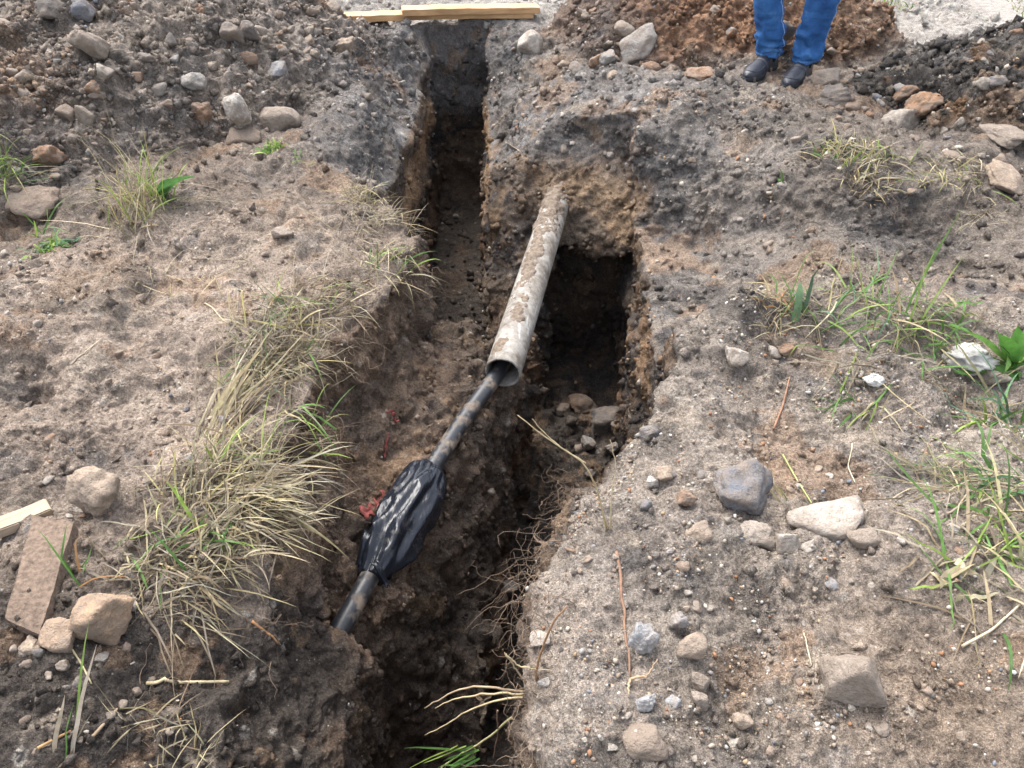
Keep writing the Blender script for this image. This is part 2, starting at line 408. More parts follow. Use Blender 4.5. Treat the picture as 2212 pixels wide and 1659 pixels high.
TV, TF = surface_net(sd, gx[0], gy[0], gz[0], VOX)
del sd
c_ = TV[TF].mean(1); u_, v_, z_ = screen(c_)
TV, TF, HANG1 = refine(TV, TF, (np.abs(u_) < 1.0) & (np.abs(v_) < 0.8) & (c_[:, 2] > -1.42))
c_ = TV[TF].mean(1); u_, v_, z_ = screen(c_)
near_f = (np.abs(u_) < 0.72) & (np.abs(v_) < 0.56) & (z_ < 2.35) & (c_[:, 2] > -1.15)
TV, TF, HANG2 = refine(TV, TF, near_f)
# one smoothing pass removes the voxel steps
def relax(V, F, n=1):
    for _ in range(n):
        S = np.zeros_like(V); C = np.zeros(len(V), np.float32)
        for i in range(4):
            j = (i + 1) % 4
            for ax in range(3): S[:, ax] += np.bincount(F[:, i], V[F[:, j], ax], len(V)) + np.bincount(F[:, j], V[F[:, i], ax], len(V))
            C += np.bincount(F[:, i], minlength=len(V)) + np.bincount(F[:, j], minlength=len(V))
        V = 0.4 * V + 0.6 * S / np.maximum(C, 1)[:, None]
    return V.astype(np.float32)
border = (TV[:, 0] < -3.37) | (TV[:, 0] > 3.37) | (TV[:, 1] > 6.67) | (TV[:, 1] < 0.03)
TV0 = TV.copy(); TV = relax(TV, TF, 2); TV[border] = TV0[border]
TN = vert_normals(TV, TF)

# ---- masks in plan
px, py, pz = TV[:, 0], TV[:, 1], TV[:, 2]
sd_hl, sd_ho, sd_hd = poly_sd(px, py, HEAP_L), poly_sd(px, py, HEAP_O), poly_sd(px, py, HEAP_D)
sd_far, sd_pit, sd_sh = poly_sd(px, py, FAR_T), poly_sd(px, py, PIT), poly_sd(px, py, SHELF)
sd_back = poly_sd(px, py, BACK)
sd_dig = np.minimum(np.minimum(np.minimum(sd_far, sd_pit), sd_sh), sd_back)
wn1 = fbm(TV, 2.5, 3, 51); wn2 = fbm(TV, 7, 3, 61); wn3 = fbm(TV, 18, 3, 71)
mk_hl = smooth(0.06, -0.12, sd_hl + 0.06 * wn1); mk_ho = smooth(0.05, -0.08, sd_ho + 0.06 * wn1); mk_hd = smooth(0.06, -0.12, sd_hd + 0.06 * wn1)
heap = np.maximum(np.maximum(mk_hl, mk_ho), mk_hd)
steep = smooth(0.75, 0.45, TN[:, 2])
indig = smooth(0.03, -0.03, sd_dig) * smooth(-0.08, -0.16, pz)
wall = np.maximum(indig, steep * smooth(0.12, 0.02, sd_dig))

# ---- relief
fade = smooth(0, 0.2, np.minimum(np.minimum(px + 3.4, 3.4 - px), 6.7 - py))
near = smooth(4.2, 2.0, py)
wl, wid = worley(TV * np.array([1, 1, 1.2], np.float32), 11, 5)
wl2, wid2 = worley(TV + 0.03 * np.stack([wn2, wn3, wn1], 1), 27, 8)
lump = np.sqrt(np.maximum(0, 1 - np.minimum(wl, 1)**2)) - 0.6
lump2 = np.sqrt(np.maximum(0, 1 - np.minimum(wl2, 1)**2)) - 0.6
dsp = 0.030 * wn2 + 0.018 * wn3 + 0.009 * fbm(TV, 40, 2, 81)
dsp = dsp + heap * (1 - 0.5 * mk_ho) * (0.03 * lump * wid * 1.6 * smooth(-0.3, 0.4, wn1) + 0.022 * lump2 * (0.3 + wid2) + 0.05 * wn2 + 0.02 * wn3)
plate = np.tanh(4 * fbm(TV, 3.1, 3, 141)); rid = 1 - np.abs(fbm(TV, 6.5, 3, 151)) * 2.2
dsp = dsp + (1 - wall) * (1 - heap) * (0.022 * plate + 0.014 * np.clip(rid, -0.5, 1) * smooth(-0.3, 0.3, wn1))
crumb_m = np.clip(smooth(1.2, 0.9, py) * smooth(-0.35, -0.5, px) + 0.5 * smooth(-0.1, 0.5, wn1), 0, 1) * (1 - wall)
dsp = dsp + crumb_m * (0.010 * lump2 * smooth(-0.3, 0.5, wn2) + 0.012 * fbm(TV, 33, 3, 221))
# scrape marks and broken clods on the dug faces
scr = vnoise(TV * np.array([9, 9, 1.6], np.float32), 4, 91) * 0.5 + vnoise(TV * np.array([22, 22, 3], np.float32), 4, 92) * 0.3
wl3, wid3 = worley(TV * np.array([1, 1, 0.5], np.float32) + 0.02 * np.stack([wn3, wn2, wn1], 1), 13, 15)
wl4, wid4 = worley(TV + 0.015 * np.stack([wn3, wn2, wn1], 1), 36, 25)
calm = (1 - 0.72 * smooth(3.1, 3.5, py) * smooth(0.1, 0.0, px)) * (1 - 0.55 * smooth(0.42, 0.5, px)) * (1 - 0.45 * smooth(3.2, 3.4, py)) * (1 - 0.35 * smooth(1.3, 1.1, py))
dsp = dsp + wall * calm * (0.014 * scr + 0.03 * wn1 + 0.018 * np.abs(wn2) * np.tanh(5 * (wn1 + 0.2)) + 0.012 * np.tanh(6 * fbm(TV, 9, 3, 161)) + 0.014 * fbm(TV, 26, 2, 181) + 0.026 * (wid3 - 0.5) + 0.006 * (wid4 - 0.5) + 0.006 * fbm(TV, 70, 2, 191))
dsp = dsp + (1 - wall) * (0.008 * (wid4 - 0.5) + 0.012 * np.maximum(0, wid3 - 0.6) * smooth(0.0, 0.4, wn1) + 0.005 * fbm(TV, 75, 2, 192))
dsp = dsp * (1 - 0.6 * smooth(0.10, 0.0, np.abs(sd_far)) * smooth(3.4, 3.8, py))
TV = (TV + TN * (dsp * fade)[:, None]).astype(np.float32)
for hg in (HANG1, HANG2): TV[hg[:, 0]] = (TV[hg[:, 1]] + TV[hg[:, 2]]) / 2
TN = vert_normals(TV, TF)
px, py, pz = TV[:, 0], TV[:, 1], TV[:, 2]

# ---- soil colour (what each soil is; parts of the dug faces also carry painted light and shade)
def C(*c): return np.array(c, np.float32)
def lay(base, m, c): return base * (1 - m[:, None]) + m[:, None] * c
def blob(u, v, r, h=0.0, sy=1.0):
    p = at_h(u, v, h); return np.exp(-(((px - p.x))**2 + ((py - p.y) / sy)**2) / (r * r))
n5 = fbm(TV, 5, 3, 101); n12 = fbm(TV, 13, 3, 111); n1a = fbm(TV, 1.4, 2, 121)
col = np.tile(C(0.225, 0.178, 0.142), (len(TV), 1))
col = lay(col, smooth(-0.1, 0.5, n5) * 0.6, C(0.285, 0.235, 0.195))
col = lay(col, smooth(0.15, 0.55, n12) * 0.5, C(0.15, 0.125, 0.105))
# pinkish tan bank at the left, pale gritty bank at the right front
lb = smooth(-0.45, -0.75, px) * smooth(2.9, 2.3, py) * smooth(1.1, 1.35, py)
col = lay(col, lb * (0.55 + 0.35 * n5), C(0.40, 0.318, 0.255))
rf = smooth(0.0, 0.12, px) * smooth(2.25, 1.95, py)
col = lay(col, rf * 0.75, C(0.275, 0.235, 0.2)); col = lay(col, rf * smooth(0.1, 0.5, n5) * 0.6, C(0.34, 0.295, 0.25))
col = lay(col, rf * smooth(0.1, 0.6, -n12) * 0.35, C(0.18, 0.16, 0.145))
brn = blob(2050, 1560, 0.33)
col = lay(col, np.clip(brn * (0.8 + 0.4 * n5), 0, 1), C(0.20, 0.15, 0.11))
# grey ashy topsoil round the far trench and along the middle
ash = np.clip(np.maximum(smooth(2.0, 2.3, py) * smooth(1.6, 0.9, px) * smooth(0.45, 0.6, px) * smooth(3.6, 3.2, py) * 0.75, np.maximum(smooth(0.75, 0.1, sd_far) * smooth(3.0, 3.6, py), smooth(3.0, 3.5, py) * smooth(1.1, 0.5, np.abs(px - 0.5)) * smooth(5.0, 4.4, py))), 0, 1)
col = lay(col, ash * np.clip(0.85 + 0.3 * n5, 0, 1), C(0.155, 0.148, 0.145)); col = lay(col, ash * smooth(0.05, 0.5, n12) * 0.7, C(0.27, 0.26, 0.25))
col = lay(col, smooth(2.2, 2.6, py) * smooth(0.5, 0.9, px) * (1 - heap) * 0.6, C(0.215, 0.188, 0.165))
# dark crumbly soil near left
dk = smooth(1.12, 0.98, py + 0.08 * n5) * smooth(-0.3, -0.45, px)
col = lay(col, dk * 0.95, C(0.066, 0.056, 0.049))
col = lay(col, blob(330, 1180, 0.2) * 0.7, C(0.15, 0.122, 0.10))
# heaps
hlc = C(0.215, 0.18, 0.152) + n5[:, None] * C(0.05, 0.04, 0.03)
hlc = lay(hlc, smooth(0.0, 0.5, n12) * 0.6, C(0.30, 0.25, 0.21)); hlc = lay(hlc, smooth(0.15, 0.5, -n12 + 0.4 * wn2) * 0.7, C(0.08, 0.075, 0.074))
hlc = lay(hlc, np.clip(blob(440, 300, 0.22, 0.15) + blob(60, 330, 0.2) + blob(700, 40, 0.2, 0.1) + 0.5 * smooth(0.45, 0.7, n1a + 0.4 * n5), 0, 1) * 0.8, C(0.30, 0.185, 0.11))
hlc = lay(hlc, np.clip(blob(800, 130, 0.35, 0.1), 0, 1) * 0.7, C(0.15, 0.145, 0.145))
col = lay(col, mk_hl, hlc * 1.18)
hoc = C(0.25, 0.145, 0.09) + n5[:, None] * C(0.1, 0.055, 0.03)
hoc = lay(hoc, smooth(0.0, 0.45, n12 - 0.3 * n5) * 0.7, C(0.155, 0.105, 0.078)); hoc = lay(hoc, smooth(0.3, 0.55, n12 + n5 * 0.6) * 0.6, C(0.37, 0.225, 0.13))
hoc = lay(hoc, smooth(0.95, 0.6, px + 0.2 * n5) * 0.8, C(0.15, 0.125, 0.11))
hoc = lay(hoc, smooth(1.75, 2.1, px + 0.2 * n5) * 0.5, C(0.2, 0.145, 0.105))
col = lay(col, mk_ho, hoc)
hdc = C(0.075, 0.068, 0.062) + n5[:, None] * C(0.03, 0.026, 0.022)
hdc = lay(hdc, smooth(0.15, 0.5, n12) * 0.7, C(0.14, 0.122, 0.105)); hdc = lay(hdc, smooth(0.35, 0.6, n5 + 0.5 * n12) * 0.8, C(0.28, 0.165, 0.09))
col = lay(col, mk_hd, hdc)
# orange spots on the flat ground
for u, v, r in ((1590, 310, 0.12), (1500, 160, 0.16), (1820, 250, 0.16), (1700, 990, 0.1), (1720, 770, 0.12), (100, 330, 0.12), (650, 530, 0.16), (230, 640, 0.22)):
    col = lay(col, smooth(0.25, 0.75, blob(u, v, r) + 0.9 * n12 + 0.4 * wn3 - 0.1) * smooth(0.02, 0.3, blob(u, v, r)) * 0.6, C(0.32, 0.23, 0.16))
for u, v, r in ((1280, 110, 0.12), (1420, 330, 0.13), (1540, 660, 0.26), (1450, 560, 0.16), (1610, 620, 0.2), (2150, 640, 0.22), (1950, 1020, 0.1), (200, 1000, 0.12), (1400, 1230, 0.12)):
    col = lay(col, np.clip(blob(u, v, r) * (0.6 + 0.9 * n12), 0, 0.8), C(0.085, 0.08, 0.08))
# layers in the dug faces, with some light and shade painted in
scr2 = vnoise(TV * np.array([14, 14, 1.5], np.float32), 2.5, 241)
wz = pz + 0.05 * wn1 + 0.025 * wn2
wc = np.tile(C(0.12, 0.092, 0.072), (len(TV), 1))
wc = lay(wc, smooth(-0.05, 0.45, n5) * 0.6, C(0.19, 0.135, 0.092)); wc = lay(wc, smooth(0.1, 0.5, n12) * 0.5, C(0.065, 0.056, 0.05))
wc = lay(wc, smooth(-0.30, -0.12, wz) * smooth(2.6, 3.3, py) * 0.9, C(0.14, 0.132, 0.128))
lay_o = smooth(2.95, 3.15, py) * smooth(-0.40, -0.46, wz) * smooth(-0.66, -0.56, wz) * smooth(-0.6, 0.2, n5 + 0.4)
wc = lay(wc, lay_o * smooth(2.4, 2.9, py) * 0.85, C(0.31, 0.20, 0.115))
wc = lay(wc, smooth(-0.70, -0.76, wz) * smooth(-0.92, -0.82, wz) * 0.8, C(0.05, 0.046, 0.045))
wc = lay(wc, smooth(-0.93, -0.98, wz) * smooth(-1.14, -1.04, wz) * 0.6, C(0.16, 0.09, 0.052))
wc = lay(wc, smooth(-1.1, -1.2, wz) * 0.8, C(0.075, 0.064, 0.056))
endw = smooth(5.3, 5.5, py); 
wc = lay(wc, endw * smooth(-0.70, -0.6, wz), C(0.17, 0.155, 0.148)); wc = lay(wc, endw * smooth(-0.95, -1.0, wz), C(0.2, 0.14, 0.1))  # light put into the colour: end wall paled to read brighter
lw = smooth(-0.15, -0.3, px) * smooth(2.6, 2.2, py)
wc = lay(wc, lw * 0.8 * smooth(-0.62, -0.45, wz), C(0.225, 0.155, 0.108)); wc = lay(wc, lw * 0.5 * smooth(0.0, 0.4, scr2), C(0.13, 0.095, 0.072)); wc = lay(wc, lw * smooth(0.0, 0.4, n5) * 0.6, C(0.12, 0.095, 0.078))
wc = lay(wc, lw * smooth(0.25, 0.55, n12 + 0.3 * n5) * 0.5, C(0.21, 0.152, 0.106))
tanb = smooth(1.32, 1.22, py) * smooth(-0.25, -0.36, px)
wc = lay(wc, tanb * smooth(-0.1, 0.4, n5 + 0.3 * wn1) * 0.75, C(0.155, 0.115, 0.08)); wc = lay(wc, tanb * smooth(0.0, 0.4, -n5 + 0.3 * wn2) * 0.7, C(0.068, 0.062, 0.06))
rw = smooth(0.46, 0.54, px) * smooth(1.9, 2.1, py)
wc = lay(wc, rw * smooth(-0.1, 0.35, n5) * 0.75, C(0.25, 0.155, 0.088)); wc = lay(wc, rw * smooth(0.05, 0.35, -n5) * 0.7, C(0.07, 0.064, 0.062))
bkf = smooth(0.04, -0.04, sd_back) * smooth(3.1, 3.3, py)
wc = lay(wc, bkf * 0.85, C(0.165, 0.125, 0.095)); wc = lay(wc, bkf * smooth(0.1, 0.4, n5 + 0.3 * wn2) * 0.7, C(0.22, 0.155, 0.1)); wc = lay(wc, bkf * smooth(0.1, 0.4, -n5 + 0.3 * wn1) * 0.8, C(0.085, 0.076, 0.072))
wc = lay(wc, bkf * smooth(-0.26, -0.16, wz) * 0.9, C(0.13, 0.122, 0.118))
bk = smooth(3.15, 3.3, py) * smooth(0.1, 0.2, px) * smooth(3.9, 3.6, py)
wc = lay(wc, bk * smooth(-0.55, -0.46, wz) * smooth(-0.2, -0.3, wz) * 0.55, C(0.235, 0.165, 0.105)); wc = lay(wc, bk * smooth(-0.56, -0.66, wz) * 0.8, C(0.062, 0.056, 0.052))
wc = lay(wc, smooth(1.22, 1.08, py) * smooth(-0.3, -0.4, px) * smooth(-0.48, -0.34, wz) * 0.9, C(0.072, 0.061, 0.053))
wc = lay(wc, smooth(-0.5, -0.75, wz) * smooth(2.6, 2.2, py) * 0.7, C(0.082, 0.064, 0.051))  # shade painted in: near trench faces darkened with depth
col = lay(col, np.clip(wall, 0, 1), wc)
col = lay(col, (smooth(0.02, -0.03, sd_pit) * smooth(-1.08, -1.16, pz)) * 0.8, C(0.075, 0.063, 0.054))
# sparse pale flecks and pebbly grain carried by the clods
fleck = (wid2 > 0.93) & (wl2 < 0.33)
col[fleck] = col[fleck] * 0.4 + C(0.34, 0.31, 0.27) * 0.6
streak = fbm(np.stack([(px * 0.75 + py * 0.66) * 14, (px * 0.66 - py * 0.75) * 2.2, pz * 6], 1), 1.0, 3, 131)
slp = smooth(0.02, -0.15, poly_sd(px, py, SLOPE_R)) * (1 - wall)
col = lay(col, slp * smooth(0.0, 0.4, streak) * 0.55, C(0.26, 0.22, 0.18)); col = lay(col, slp * smooth(0.0, 0.4, -streak) * 0.75, C(0.088, 0.081, 0.077))
pa, pb, pc2 = fbm(TV, 4.2, 4, 231, 0.62), fbm(TV, 6.5, 4, 251, 0.62), fbm(TV, 3.0, 4, 261, 0.62)
flat_ = (1 - wall) * (1 - 0.7 * mk_ho)
col = lay(col, flat_ * smooth(0.20, 0.27, pa) * 0.55, C(0.095, 0.084, 0.076)); col = lay(col, flat_ * smooth(0.25, 0.32, pb) * 0.5, C(0.33, 0.275, 0.22))
col = lay(col, flat_ * smooth(0.27, 0.33, pc2) * 0.5, C(0.27, 0.175, 0.11)); col = lay(col, flat_ * smooth(0.24, 0.3, -pc2) * 0.45, C(0.165, 0.155, 0.15))
col = lay(col, wall * smooth(0.2, 0.26, pa) * 0.5, C(0.075, 0.066, 0.06)); col = lay(col, wall * smooth(0.26, 0.31, pb) * 0.45, C(0.27, 0.18, 0.11)); col = lay(col, wall * smooth(0.25, 0.3, -pb) * 0.4, C(0.16, 0.105, 0.07))
big = fbm(TV, 0.9, 3, 201)
col = col * (1 + 0.30 * np.clip(big, -0.8, 0.8) + 0.25 * np.clip(fbm(TV, 3.7, 3, 211), -0.8, 0.8))[:, None]
lum = (col @ C(0.3, 0.55, 0.15))[:, None]; gsat = (0.09 * (1 - mk_ho) * (1 - 0.5 * wall))[:, None]
col = col * (1 - gsat) + lum * C(1.03, 1.0, 0.955) * gsat
pale = np.maximum(smooth(5.55, 5.85, py + 0.1 * wn1), smooth(4.75, 5.05, py + 0.1 * wn1) * smooth(2.2, 2.5, px)) * (1 - heap) * (1 - wall)
col = lay(col, pale * np.clip(0.9 + 0.3 * n5, 0, 1), C(0.40, 0.375, 0.345))
col = np.clip(col * (1 + 0.22 * (wid2 - 0.5)[:, None]), 0.012, 0.8).astype(np.float32)
TC = col

# ---- split into the ground, the trench and the three heaps
fpx, fpy, fpz = px[TF].mean(1), py[TF].mean(1), pz[TF].mean(1)
def fm(m): return m[TF].mean(1)
f_hl, f_ho, f_hd, f_w = fm(mk_hl) > 0.5, fm(mk_ho) > 0.5, fm(mk_hd) > 0.5, fm(np.maximum(wall, indig)) > 0.5
f_tr = f_w & (fm(sd_dig) < 0.1)
f_ok = (fpz > -1.42)
ray_me = mesh_obj('ray_target', TV, TF)
def piece(name, sel):
    F = TF[sel]; uq, inv = np.unique(F, return_inverse=True)
    return mesh_obj(name, TV[uq], inv.reshape(-1, 4), M_SOIL, col=TC[uq])
grp = [('trench', f_tr), ('hl', f_hl & ~f_tr), ('ho', f_ho & ~f_tr & ~f_hl), ('hd', f_hd & ~f_tr & ~f_hl & ~f_ho)]
used = np.zeros(len(TF), bool)
for nm, s in grp:
    s = s & f_ok; used |= s
    if nm == 'trench': tag(piece('trench', s), kind='structure')
    else:
        lb_ = {'hl': 'long grey-brown spoil heap full of stones and clods left of the trench',
               'ho': 'rust-orange spoil heap behind the person in jeans',
               'hd': 'dark grey-black spoil heap at the right edge, right of the person'}[nm]
        tag(piece('spoil_heap', s), lb_, 'spoil heap', 'heaps of dug-out earth beside the trench')
tag(piece('ground', ~used & f_ok), kind='structure')

# ---- the ground beyond, out to the horizon (a frame of sheets round the modelled square)
def far_ground():
    xs = np.unique(np.concatenate([np.linspace(-3.4, 3.4, 35), -3.4 - np.geomspace(0.2, 600, 26), 3.4 + np.geomspace(0.2, 600, 26)])).astype(np.float32)
    ys = np.unique(np.concatenate([np.linspace(0, 6.7, 35), -np.geomspace(0.2, 600, 20), 6.7 + np.geomspace(0.08, 900, 60)])).astype(np.float32)
    X, Y = np.meshgrid(xs, ys, indexing='ij')
    P = np.stack([X.ravel(), Y.ravel(), 0 * X.ravel()], 1)
    inn = (P[:, 0] > -3.41) & (P[:, 0] < 3.41) & (P[:, 1] > -0.01) & (P[:, 1] < 6.71)
    dist = np.maximum(np.maximum(np.abs(P[:, 0]) - 3.4, P[:, 1] - 6.7), -P[:, 1])
    P[:, 2] = np.where(inn, 0, 0.05 * fbm(P, 1.3, 3, 3) * smooth(0, 0.6, dist))
    nx, ny = len(xs), len(ys)
    i, j = np.meshgrid(np.arange(nx - 1), np.arange(ny - 1), indexing='ij'); i, j = i.ravel(), j.ravel()
    F = np.stack([i * ny + j, (i + 1) * ny + j, (i + 1) * ny + j + 1, i * ny + j + 1], 1)
    c = P[F].mean(1)
    F = F[~((np.abs(c[:, 0]) < 3.4) & (c[:, 1] > 0) & (c[:, 1] < 6.7))]
    uq, inv = np.unique(F, return_inverse=True); P = P[uq]; F = inv.reshape(-1, 4)
    n = fbm(P, 0.8, 3, 5); c = np.tile(C(0.40, 0.375, 0.345), (len(P), 1)); c = lay(c, smooth(0, 0.5, n) * 0.5, C(0.31, 0.29, 0.27))
    return tag(mesh_obj('dirt_road', P, F, M_SOIL, col=c), kind='structure')
far_ground()

# ------------------------------------------------------------------ placing things on the ground
bpy.context.view_layer.update()
CAMP = Vector((0, 0, CAMZ))
def cast(u, v):                            # where the line of sight through a pixel meets the earth
    d = ray(u, v).normalized()
    ok, loc, nrm, _ = ray_me.ray_cast(CAMP, d)
    if not ok:
        loc = at_h(u, v, 0.0); nrm = Vector((0, 0, 1))
    return loc.copy(), nrm.copy()
def depth_of(p):                           # distance along the optical axis
    return p.y * CP + (CAMZ - p.z) * SP
def ground_z(x, y, default=0.0, top=2.0):
    ok, loc, nrm, _ = ray_me.ray_cast(Vector((x, y, top)), Vector((0, 0, -1)))
    return loc.z if ok else default

def ico(sub):
    import bmesh
    bm = bmesh.new(); bmesh.ops.create_icosphere(bm, subdivisions=sub, radius=1)
    V = np.array([v.co[:] for v in bm.verts], np.float32); F = np.array([[v.index for v in f.verts] for f in bm.faces], np.int32)
    bm.free(); return V / np.linalg.norm(V, axis=1, keepdims=True), F
ICO = {s_: ico(s_) for s_ in (1, 2, 3, 4)}
def rock_shape(seed, kind, sub=3):
    r_ = np.random.default_rng(seed)
    D, F = ICO[sub]
    npl = {'block': 5, 'angular': 8, 'round': 11, 'clod': 10, 'slab': 9}[kind]; p = {'block': 70, 'angular': 40, 'round': 11, 'clod': 16, 'slab': 30}[kind]
    N = r_.normal(size=(npl, 3)); N /= np.linalg.norm(N, axis=1, keepdims=True)
    if kind == 'block': N[:, 2] = np.abs(N[:, 2]) * 0.7 + 0.25; N /= np.linalg.norm(N, axis=1, keepdims=True)
    N = np.concatenate([N, np.eye(3), -np.eye(3)]); c = r_.uniform(0.62, 1.0, len(N)); c[-6:] = 1
    if kind == 'block': c[:-6] = r_.uniform(0.5, 0.8, len(N) - 6)
    q = np.maximum(D @ N.T, 1e-3) / c
    rad = (q**p).sum(1)**(-1 / p)
    amp = {'block': 0.06, 'angular': 0.13, 'round': 0.10, 'clod': 0.24, 'slab': 0.12}[kind]
    off = r_.uniform(0, 50, 3).astype(np.float32)
    rad = rad * (1 + amp * fbm(D + off, 2.2, 3, seed % 97) + (0.15 if kind == 'clod' else 0.05) * fbm(D + off, 5, 3, seed % 89, 0.6))
    V = D * rad[:, None]
    ext = (V.max(0) - V.min(0)) / 2
    return ((V - (V.max(0) + V.min(0)) / 2) / ext).astype(np.float32), F

PAL = dict(grey=(0.30, 0.29, 0.275), pale=(0.42, 0.385, 0.34), white=(0.56, 0.53, 0.485), dark=(0.095, 0.092, 0.092), brown=(0.21, 0.16, 0.125), tan=(0.37, 0.29, 0.22),
           orange=(0.32, 0.185, 0.105), blue=(0.29, 0.305, 0.325), slate=(0.12, 0.132, 0.155), rust=(0.25, 0.15, 0.095), greybrown=(0.255, 0.215, 0.18))
HERO = []
def stone(u, v, w, h, color, kind, label, short=None, roll=0, sink=0.25, cat='stone', name='stone', grp=None, seed=None, sub=4, flat=None):
    P, n = cast(u, min(v + 0.28 * h, 1690)); z = depth_of(P); s = z / FPX
    sx = w * s / 2
    dep = math.atan2(CAMZ - P.z, P.y)
    sy = 0.42 * w * s if kind != 'slab' else 0.5 * h * s / math.sin(dep)
    sz = min(math.sqrt(max((h * s / 2)**2 - (sy * math.sin(dep))**2, 0.0)) / math.cos(dep), 0.55 * max(w, h) * s)
    sz = max(sz, 0.22 * w * s)
    if kind == 'slab': sz = 0.16 * w * s if flat is None else flat
    V, F = rock_shape(seed if seed is not None else int(u * 7 + v * 13), kind, sub)
    V = V * np.array([sx, sy, sz]); c, q = math.cos(R(roll)), math.sin(R(roll))
    V = np.stack([V[:, 0] * c - V[:, 2] * q, V[:, 1], V[:, 0] * q + V[:, 2] * c], 1)
    o = mesh_obj(name, V, F, M_STONE)
    # lean with the slope
    nn = (n + Vector((0, 0, 1.2))).normalized()
    o.rotation_mode = 'QUATERNION'; o.rotation_quaternion = Vector((0, 0, 1)).rotation_difference(nn)
    o.location = P + nn * (sz * (1 - 2 * sink))
    col_ = PAL[color] if isinstance(color, str) else color
    o.color = (*col_, 1)
    tag(o, label, cat, grp)
    if short: HERO.append((short, u, v))
    return o

S_ = stone
S_(521, 240, 54, 72, 'white', 'round', 'tall white boulder standing on end at the foot of the left spoil heap', 'tall white boulder', roll=12)
S_(607, 252, 88, 58, 'greybrown', 'round', 'wide brown-grey boulder just right of the tall white boulder', 'wide brown-grey boulder')
S_(528, 290, 80, 44, 'brown', 'round', 'brown stone wedged below the tall white boulder')
S_(195, 88, 58, 70, 'greybrown', 'angular', 'tan-grey slab leaning near the top of the left spoil heap', 'leaning tan-grey slab', roll=25)
S_(500, 68, 56, 44, 'dark', 'round', 'dark grey cobble high on the left spoil heap', 'dark cobble on the left heap')
S_(541, 66, 40, 38, 'dark', 'round', 'smaller dark cobble touching the right side of the high dark cobble')
S_(418, 174, 52, 38, 'grey', 'angular', 'pale grey angular stone in the middle of the left spoil heap', 'pale grey heap stone')
S_(222, 154, 36, 32, 'pale', 'angular', 'pale angular stone above the orange clod on the left heap')
S_(432, 242, 50, 48, 'rust', 'clod', 'rusty brown crumbly clod left of the tall white boulder', 'rusty clod', cat='clod', name='clod')
S_(203, 184, 34, 24, 'orange', 'clod', 'small orange clod below the pale angular stone on the left heap', cat='clod', name='clod')
S_(120, 16, 62, 36, 'dark', 'angular', 'dark lump at the very top of the left heap, left one of two', 'dark lump at the top edge')
S_(176, 14, 62, 40, 'slate', 'angular', 'dark lump at the very top of the left heap, right one of two')
S_(600, 150, 42, 26, 'blue', 'angular', 'bluish stone on the right flank of the left spoil heap', 'bluish flank stone')
S_(375, 128, 24, 16, 'blue', 'angular', 'small light blue stone above the pale grey heap stone')
S_(748, 102, 48, 40, 'tan', 'clod', 'tan crumbly clod on the slope left of the far trench', 'tan clod by the far trench', cat='clod', name='clod')
S_(145, 240, 42, 36, 'brown', 'round', 'brown round cobble at the foot of the left heap above the grass tuft', 'brown cobble')
S_(180, 248, 44, 46, 'greybrown', 'angular', 'grey-brown block right of the brown round cobble')
S_(1145, 91, 56, 44, 'pale', 'round', 'pale rounded boulder beside the right lip of the far trench', 'pale boulder by the far trench')
S_(1382, 94, 84, 38, 'grey', 'angular', 'wide grey wedge-shaped stone at the foot of the orange heap', 'grey wedge stone')
S_(1290, 132, 40, 30, 'orange', 'clod', 'orange clod left of the grey wedge-shaped stone', cat='clod', name='clod')
S_(1350, 62, 44, 30, 'greybrown', 'round', 'grey-brown cobble up the left side of the orange heap', 'cobble on the orange heap')
S_(1312, 125, 36, 28, 'grey', 'angular', 'grey stone between the orange clod and the grey wedge stone')
S_(1510, 160, 62, 26, 'rust', 'clod', 'flat rusty clod left of the person\'s shoes', 'rusty clod by the shoes', cat='clod', name='clod')
S_(1578, 68, 26, 22, 'grey', 'round', 'grey pebble on the orange heap left of the jeans')
S_(1683, 66, 44, 78, 'greybrown', 'angular', 'grey-brown slab standing against the orange heap between the legs of the person', 'slab behind the legs', sink=0.12)
S_(1945, 258, 82, 56, 'pale', 'block', 'pale angular block at the foot of the dark right heap', 'pale angular block', sub=4)
S_(2000, 222, 76, 50, 'orange', 'clod', 'orange-brown slabby clod above the pale angular block', 'orange slabby clod', cat='clod', name='clod')
S_(1955, 195, 50, 34, 'rust', 'clod', 'rusty clod left above the orange-brown slabby clod', cat='clod', name='clod')
S_(2165, 288, 90, 34, 'greybrown', 'slab', 'flat pale stone at the foot of the dark heap near the right edge', 'flat stone near the right edge')
S_(2175, 385, 90, 40, 'tan', 'slab', 'flat tan stone on the bank at the right edge', 'flat tan stone')
S_(1785, 164, 62, 34, 'greybrown', 'angular', 'grey-brown stone just right of the right shoe', 'stone right of the shoe')
S_(1800, 205, 74, 40, 'dark', 'clod', 'dark clod in front of the stone beside the right shoe', cat='clod', name='clod')
S_(1787, 1112, 170, 88, 'pale', 'slab', 'large pale flat rock on the right bank, broadest of the rocks there', 'large pale flat rock', flat=0.032, sink=0.2)
S_(1702, 1168, 56, 50, 'pale', 'block', 'pale block just below the left end of the large pale flat rock', 'pale block')
S_(1742, 1178, 34, 24, 'white', 'angular', 'small whitish chip right of the pale block')
S_(1855, 1152, 62, 52, 'greybrown', 'round', 'smooth grey-brown cobble at the right end of the large pale flat rock', 'smooth cobble')
S_(1508, 1142, 56, 40, 'tan', 'angular', 'cream-tan angular stone on the right bank above the reddish root', 'cream-tan stone')
S_(1632, 1142, 84, 52, 'pale', 'clod', 'dusty pale lump left of the large pale flat rock', 'dusty pale lump')
S_(1608, 1032, 150, 105, 'slate', 'clod', 'large bluish-black clod dusted with sand on the right bank', 'large bluish clod', cat='clod', name='clod', sink=0.36)
